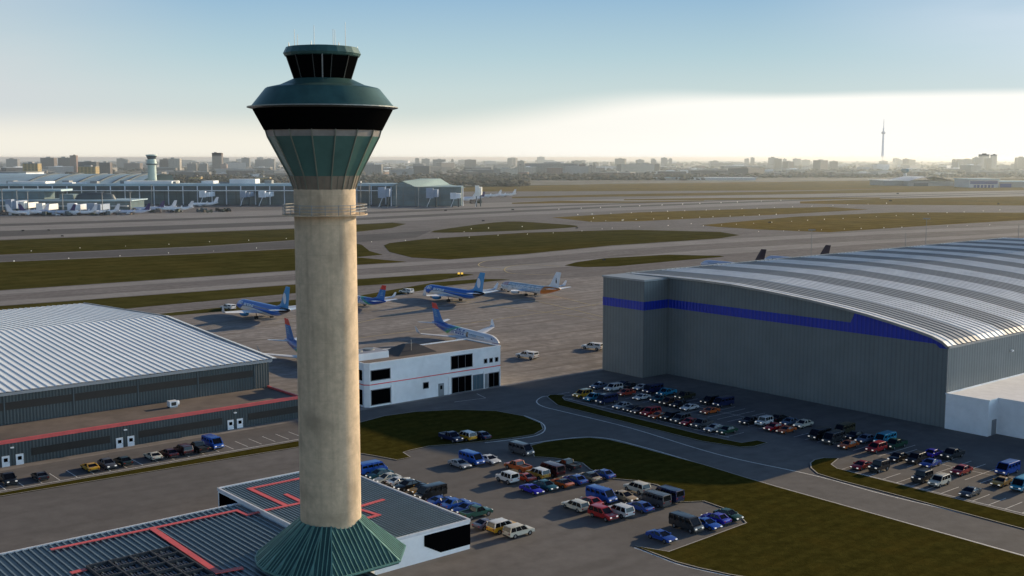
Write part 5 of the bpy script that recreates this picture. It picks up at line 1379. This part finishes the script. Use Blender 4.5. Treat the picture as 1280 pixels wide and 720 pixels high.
# far control tower
Yt=1395; t=far('control_tower','small pale far control tower with flared cab behind the terminal','control tower',191.5,Yt)
k_=Yt/FPX
obj('shaft',MB().lathe([(6.2*k_,0),(5.2*k_,zrow(215,Yt)),(5.0*k_,zrow(206,Yt))],24),M_GREENT,t,40)
obj('lower_cab',MB().lathe([(6.6*k_,zrow(206,Yt)),(6.9*k_,zrow(204.6,Yt))],24),M_TDARK,t,40); obj('mid_cab',MB().lathe([(6.2*k_,zrow(204.6,Yt)),(5.2*k_,zrow(199,Yt))],24),M_GREENT,t,40)
obj('window_band',MB().lathe([(4.6*k_,zrow(199,Yt)),(6.6*k_,zrow(194.6,Yt))],24),M_TDARK,t,40); obj('roof',MB().lathe([(7.0*k_,zrow(194.6,Yt)),(6.8*k_,zrow(193.4,Yt)),(2,zrow(193,Yt))],24),M_GREENT,t,40)

# ================================================================ right-hand far hangars
def farshed(name,label,cat,px0,px1,py0,py1,Y,depth,wall,roof,bulge=0,ex=None):
    t=far(name,label,cat,(px0+px1)/2,Y); a,b=lx(px0,t,Y),lx(px1,t,Y); zt=zrow(py0,Y)
    obj('wall',MB().box(a,b,0,depth,0,zt),wall,t)
    if bulge: obj('roof',MB().loft([[(a+(b-a)*i/10,yy,zt+bulge*math.sin(PI*i/10)+.3) for i in range(11)] for yy in (-2,depth)],closed=False),roof,t)
    else: obj('roof',MB().box(a-2,b+2,-2,depth+1,zt,zt+1.2),roof,t)
    return t,a,b,zt
M_FARW=M('far_white_wall',(.55,.56,.58),.6,0,.12,.02,world=False); M_FARG=M('far_grey_wall',(.28,.28,.28),.6,0,.15,.02,world=False); M_FARB=M('far_brown_wall',(.16,.14,.12),.7,0,.2,.02,world=False); M_FARBL=M('far_blue_panel',(.03,.05,.22),.5,0,.1,.02,world=False)
farshed('warehouse','long white warehouse in bluish shade at the far airfield edge','warehouse',861,945,222.5,228,2750,60,M_FARW,M_TROOFW)
farshed('warehouse','small grey shed left of the long white warehouse','warehouse',821,849,222.5,227,2750,50,M_FARG,M_TROOF)
t,a,b,zt=farshed('hangar','pale grey hangar with shallow white arched roof near the needle tower','hangar',1135,1192,226.5,233,2200,120,M_FARG,M_TROOFW,8)
obj('door',MB().box(lx(1142,t,2200),lx(1160,t,2200),-.6,0,0,zt*.6),M_TDARK,t)
farshed('hangar','low pale flat hangar wing beside the arched far hangar','hangar',1105,1134,226,233,2230,90,M_FARG,M_TROOFW)
t,a,b,zt=farshed('hangar','white hangar with blue doors at the far right airfield edge','hangar',1211,1248,224.5,235,2080,70,M_FARW,M_TROOF)
obj('blue_band',MB().box(a+2,b-2,-.6,0,zt*.45,zt*.82),M_FARBL,t)
for i in range(6):
    x=a+(b-a)*(.16+.12*i); obj('door',MB().box(x,x+(b-a)*.08,-.6,0,0,zt*.35),M_FARBL,t)
t,a,b,zt=farshed('hangar','low blue grey hangar right of the white hangar with blue doors','hangar',1250,1300,227.5,234.5,2100,80,M_FARG,M_TROOF)
obj('door',MB().box(lx(1250,t,2100),lx(1264,t,2100),-.6,0,0,zt*.7),M_FARBL,t)
t,a,b,zt=farshed('parking_structure','dark skeletal parking structure on the hazy far side of the field','parking garage',1041,1091,217.5,224,3150,60,M_FARB,M_TDARK)
for i in range(9): obj('bay',MB().box(a+(b-a)*(i+.2)/9,a+(b-a)*(i+.75)/9,-.6,0,2,zt*.45),M_PALE,t)
t=far('water_tower','blue and white tower standing beside the arched far hangar','tower',1131,2600); obj('stem',MB().lathe([(4,0),(3.5,zrow(215,2600))],16),M_FARW,t,40); obj('tank',MB().lathe([(5,zrow(216,2600)),(9,zrow(214,2600)),(9,zrow(211.5,2600)),(6,zrow(210.8,2600))],16),M('tank_blue',(.06,.20,.28),.5,0,.1,.1,world=False),t,40)

# ================================================================ skyline
def facade(name, rgb, win=(.05,.05,.055), pz=3.4, px=5.0):
    m = M(name, rgb, .75, 0, .15, .01, world=False); x,y,z = obj_xyz(m)
    u = math_node(m,'FRACT', math_node(m,'DIVIDE', math_node(m,'ADD',x,y), px)); v = math_node(m,'FRACT', math_node(m,'DIVIDE', z, pz))
    f = math_node(m,'MULTIPLY', math_node(m,'GREATER_THAN',u,.42), math_node(m,'MULTIPLY', math_node(m,'GREATER_THAN',v,.45), .75)); multiply_color(m,f,win); return m
FB=facade('brown_brick_facade',(.16,.12,.10)); FR=facade('red_brick_facade',(.26,.15,.11)); FG=facade('grey_facade',(.24,.23,.22)); FC=facade('cream_facade',(.46,.42,.35)); FW=facade('white_facade',(.55,.53,.50)); FD=facade('dark_facade',(.10,.095,.09)); FY=facade('yellow_lit_facade',(.50,.36,.14),(.06,.045,.03),4.5,9); FP=facade('pink_facade',(.40,.27,.22))  # golden walls: yellow light on them is painted into the colour
def block(px0,px1,top,Y,mat,label,name='apartment_block',cat='apartment block',group=None,wings=True,seed=0):
    t=far(name,label,cat,(px0+px1)/2,Y,group); a,b=lx(px0,t,Y),lx(px1,t,Y); zt=zrow(top,Y); d=max(16,min(40,(b-a)*.6))
    obj('wall',MB().box(a,b,0,d,0,zt),mat,t)
    r=random.Random(int(px0*10)+seed); w=b-a
    q=MB().box(a-.4,b+.4,-.4,d+.4,zt,zt+.9)
    x=a+w*r.uniform(.15,.5); q.box(x,x+w*r.uniform(.2,.4),d*.2,d*.7,zt+.9,zt+r.uniform(3,5.5))
    obj('roof',q,M_FARG if r.random()<.6 else M_FARB,t)
    return t
SK=[(51,68,197.5,4300,FB,'brown slab tower, first of three in the skyline over the terminal'),(73,88,197.5,4250,FB,'brown slab tower beside the reddish tower over the terminal'),(88,96,194.5,4200,FR,'reddish tower, tallest over the curved terminal roof'),
(98,121,202.5,3400,FD,'dark wide block behind the terminal beside a lit facade'),(98,120,208.5,2700,FY,'golden lit office block with dark floors behind the terminal arches'),(29,48,204.5,2750,FY,'golden lit block with dark storeys near the frame edge'),(124,138,203.5,3300,FB,'square brown block between the terminal and the far control tower'),
(200,213,199.5,4000,FB,'brown tower right behind the far control tower'),(211,225,198.5,3950,FC,'striped cream tower right of the far control tower'),(234,245,204.5,4300,FG,'low grey block with two pale stripes in the skyline'),(249,259,204.8,4300,FG,'grey block close before the tall isolated brown tower'),(265.5,277.5,191.3,4400,FB,'tall isolated brown tower standing highest in the skyline'),(276,283.5,205.5,4000,FP,'pinkish low tower at the foot of the tall brown tower'),
(302,312,197.6,5200,FG,'hazy stepped grey tower between the tall brown tower and the control tower'),(319,331,199.5,5300,FG,'hazy grey block left of a taller one near the control tower cab'),(331,343,199,5200,FG,'hazy wide block just left of the control tower flare'),(8,22,199,5600,FG,'hazy block at the left end of the skyline'),(150,160,199.5,5600,FG,'hazy flat block left of the far control tower'),
(455,477,206,3600,FG,'long grey block with white grid windows right of the control tower'),(517,537,207.5,3500,FD,'dark grey block behind the gabled glass hall'),(519,524,198,6500,FG,'slim hazy tower above the glass hall'),(527,537,198.7,6300,FG,'hazy slab right of the slim tower above the glass hall'),(541,557,199.5,5200,FG,'hazy pair-shaped grey block right of the glass hall ridge'),(564,567,199.5,6000,FG,'very thin hazy tower right of the glass hall'),(581,595,199.8,5400,FB,'square grey brown tower standing alone past the glass hall'),
(646.5,655,206.5,3500,FC,'small cream block at the head of the long grey offices'),(656,722,204.5,3700,FG,'very long grey office slab with grid windows in mid skyline'),(724,732,205.5,3750,FB,'narrow dark end of the long grey office slab'),(735,745,207.5,3500,FC,'cream faced block closing the long grey offices'),
(769,776,199.3,6500,FG,'low hazy tower in the middle of the skyline'),(826.5,834,197.4,6800,FG,'hazy stepped tower in the skyline right of centre'),(836.5,840,198.3,6800,FG,'slim hazy tower next to the stepped one'),(888,898,201.5,6500,FG,'wide low hazy block over the long white warehouse'),(931,936,198.5,7000,FG,'left of two narrow hazy towers near the white warehouse'),(938.5,943,197.2,7000,FG,'right and taller of two narrow hazy towers'),
(961,969,197.2,6000,FG,'hazy tower left of a broad grey pair'),(968,977,198.6,5200,FB,'broad grey brown tower in the hazy group right of centre'),(979,983,199,6500,FG,'thin hazy tower right of the broad pair'),(992,1001,198.6,7000,FG,'hazy flat topped block before the needle tower'),(1117,1124,198,8000,FG,'small hazy block just right of the needle tower'),
(1191,1197,199.5,5200,FG,'low hazy tower at the left of the right-hand cluster'),(1199,1217,199.2,5000,FG,'wide hazy slab of the right-hand cluster'),(1217,1226,197.4,4700,FG,'grey tower inside the right-hand cluster'),(1225,1236,193.2,5200,FG,'tallest tower at the back of the right-hand cluster'),(1232,1239,197.6,4500,FB,'darker tower in front of the right-hand cluster'),(1239,1245.5,193.6,4900,FG,'tall narrow tower closing the right-hand cluster'),(1271,1284,197.2,4600,FB,'brown tower cut by the right frame edge'),(155,175,204,4700,FB,'broad brown slab low in the skyline left of the far control tower'),(283,300,203,5000,FG,'grey block row right of the pinkish tower')]
for r_ in SK: block(*r_)
# yellow lit low offices near the airport
block(236,251,221,2500,FY,'golden low office right of the far control tower','office_block','office block'); block(319,337,222,2500,FY,'golden low office left of the control tower shaft','office_block','office block')
# low suburb: flat roofed commercial blocks, each one its own thing
rnd=random.Random(21); mats=[FG,FB,FD,FC,FW,FR,M_FARG,M_FARB,M_FARW]
low_me={}
for i in range(285):
    Y=3250+ (rnd.random()**1.5)*7500
    px=rnd.uniform(-40,1320)
    if px<660 and Y<3000: continue
    wd=rnd.uniform(25,110)*(1+Y/14000); ht=rnd.uniform(6,17) if rnd.random()<.82 else rnd.uniform(16,34); dp=rnd.uniform(25,70)
    t=thing('low_building','low flat-roofed building in the hazy suburb beyond the airfield','building',(xcol(px,Y),Y,0),rnd.uniform(-.4,.9),'low buildings of the far suburb')
    m=rnd.choices(mats,[5,4,4,3,2,2,3,3,2])[0]
    obj('wall',MB().box(-wd/2,wd/2,0,dp,0,ht),m,t); obj('roof',MB().box(-wd/2-.5,wd/2+.5,-.5,dp+.5,ht,ht+.8).box(-wd*.2,wd*.1,dp*.3,dp*.6,ht+.8,ht+3),rnd.choice([M_FARG,M_FARB,M_TROOFW,M_FARG]),t)
for i in range(48):
    Y=rnd.uniform(4300,9500); px=rnd.uniform(455,1320) if i%4 else rnd.uniform(-20,455); wd=rnd.uniform(18,46)*(1+Y/20000); ht=rnd.uniform(20,48)*(.7+Y/16000)
    t=thing('apartment_block','hazy mid-rise block standing out of the far suburb below the skyline towers','apartment block',(xcol(px,Y),Y,0),rnd.uniform(-.5,.9),'mid-rise blocks of the far suburb')
    obj('wall',MB().box(-wd/2,wd/2,0,wd*.6,0,ht),rnd.choice([FG,FB,FG,FC,FD]),t); obj('roof',MB().box(-wd/2-.4,wd/2+.4,-.4,wd*.6+.4,ht,ht+.9).box(-wd*.15,wd*.12,wd*.15,wd*.4,ht+.9,ht+4),rnd.choice([M_FARG,M_FARB]),t)
# far trees that merge into one dark wooded mass
def wood(n_, f_pos, seed, name='distant_woods'):
    r=random.Random(seed); mb=MB(); ico=[]
    bm=bmesh.new(); bmesh.ops.create_icosphere(bm,subdivisions=1,radius=1); iv=[v.co.copy() for v in bm.verts]; ifc=[tuple(v.index for v in f.verts) for f in bm.faces]; bm.free()
    for i in range(n_):
        x,y=f_pos(r); k=1+y/9000; h_=r.uniform(4,8)*k; w_=r.uniform(4,9)*k
        for j in range(3):
            ox,oy,oz=r.uniform(-.8,.8)*w_,r.uniform(-.5,.5)*w_,r.uniform(.3,.9)*h_; s_=r.uniform(.5,1.0)
            mb.add([(x+ox+v.x*w_*s_*r.uniform(.7,1.25), y+oy+v.y*w_*s_, max(0,oz+v.z*h_*.55*s_*r.uniform(.75,1.25))) for v in iv], ifc, r.randint(0,2))
    return struct(name, mb, [M('far_tree_dark',(.028,.032,.016),.95,0,.3,.05),M('far_tree_mid',(.045,.043,.022),.95,0,.3,.05),M('far_tree_brown',(.070,.052,.030),.95,0,.3,.05)], kind='stuff')
def posA(r):
    Y=3100+(r.random()**1.6)*8500; return xcol(r.uniform(-80,1360),Y),Y
wood(2300, posA, 5)
def posB(r):   # dark belt along the far boundary, thicker on the left behind the terminal
    if r.random()<.45: px=r.uniform(-40,660); Y=r.uniform(2150,2900)
    elif r.random()<.5: px=r.uniform(620,880); Y=r.uniform(2750,3050)
    else: px=r.uniform(860,1320); Y=r.choice([3150,3600,4200])+r.uniform(-60,60)
    return xcol(px,Y),Y
wood(2400, posB, 9)
# needle tower on the horizon
Yn=15500; t=far('broadcast_tower','very tall slender needle tower with round pod on the hazy horizon','tower',1103,Yn)
def zn(py): return zrow(py,Yn)
def haze_glow(m):  # weak emission added to stand in for haze light on the tower
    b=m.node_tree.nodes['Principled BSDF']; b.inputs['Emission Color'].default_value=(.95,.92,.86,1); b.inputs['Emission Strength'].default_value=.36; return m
k_=Yn/FPX
obj('shaft',MB().lathe([(2.4*k_,0),(1.5*k_,zn(190)),(1.1*k_,zn(166)),(.9*k_,zn(160))],16),haze_glow(M('needle_concrete_haze_glow',(.7,.69,.67),.8,0,.1,.01,world=False)),t,40)
obj('pod',MB().lathe([(1.0*k_,zn(168)),(2.4*k_,zn(166.8)),(2.5*k_,zn(165.4)),(1.0*k_,zn(164))],16),haze_glow(M('pod_grey_haze_glow',(.5,.49,.47),.7,0,.1,.01,world=False)),t,40); obj('mast',MB().lathe([(.8*k_,zn(164)),(.55*k_,zn(158)),(.25*k_,zn(149))],8),haze_glow(M('needle_mast_haze_glow',(.7,.69,.67),.7,0,.1,.01,world=False)),t,40)
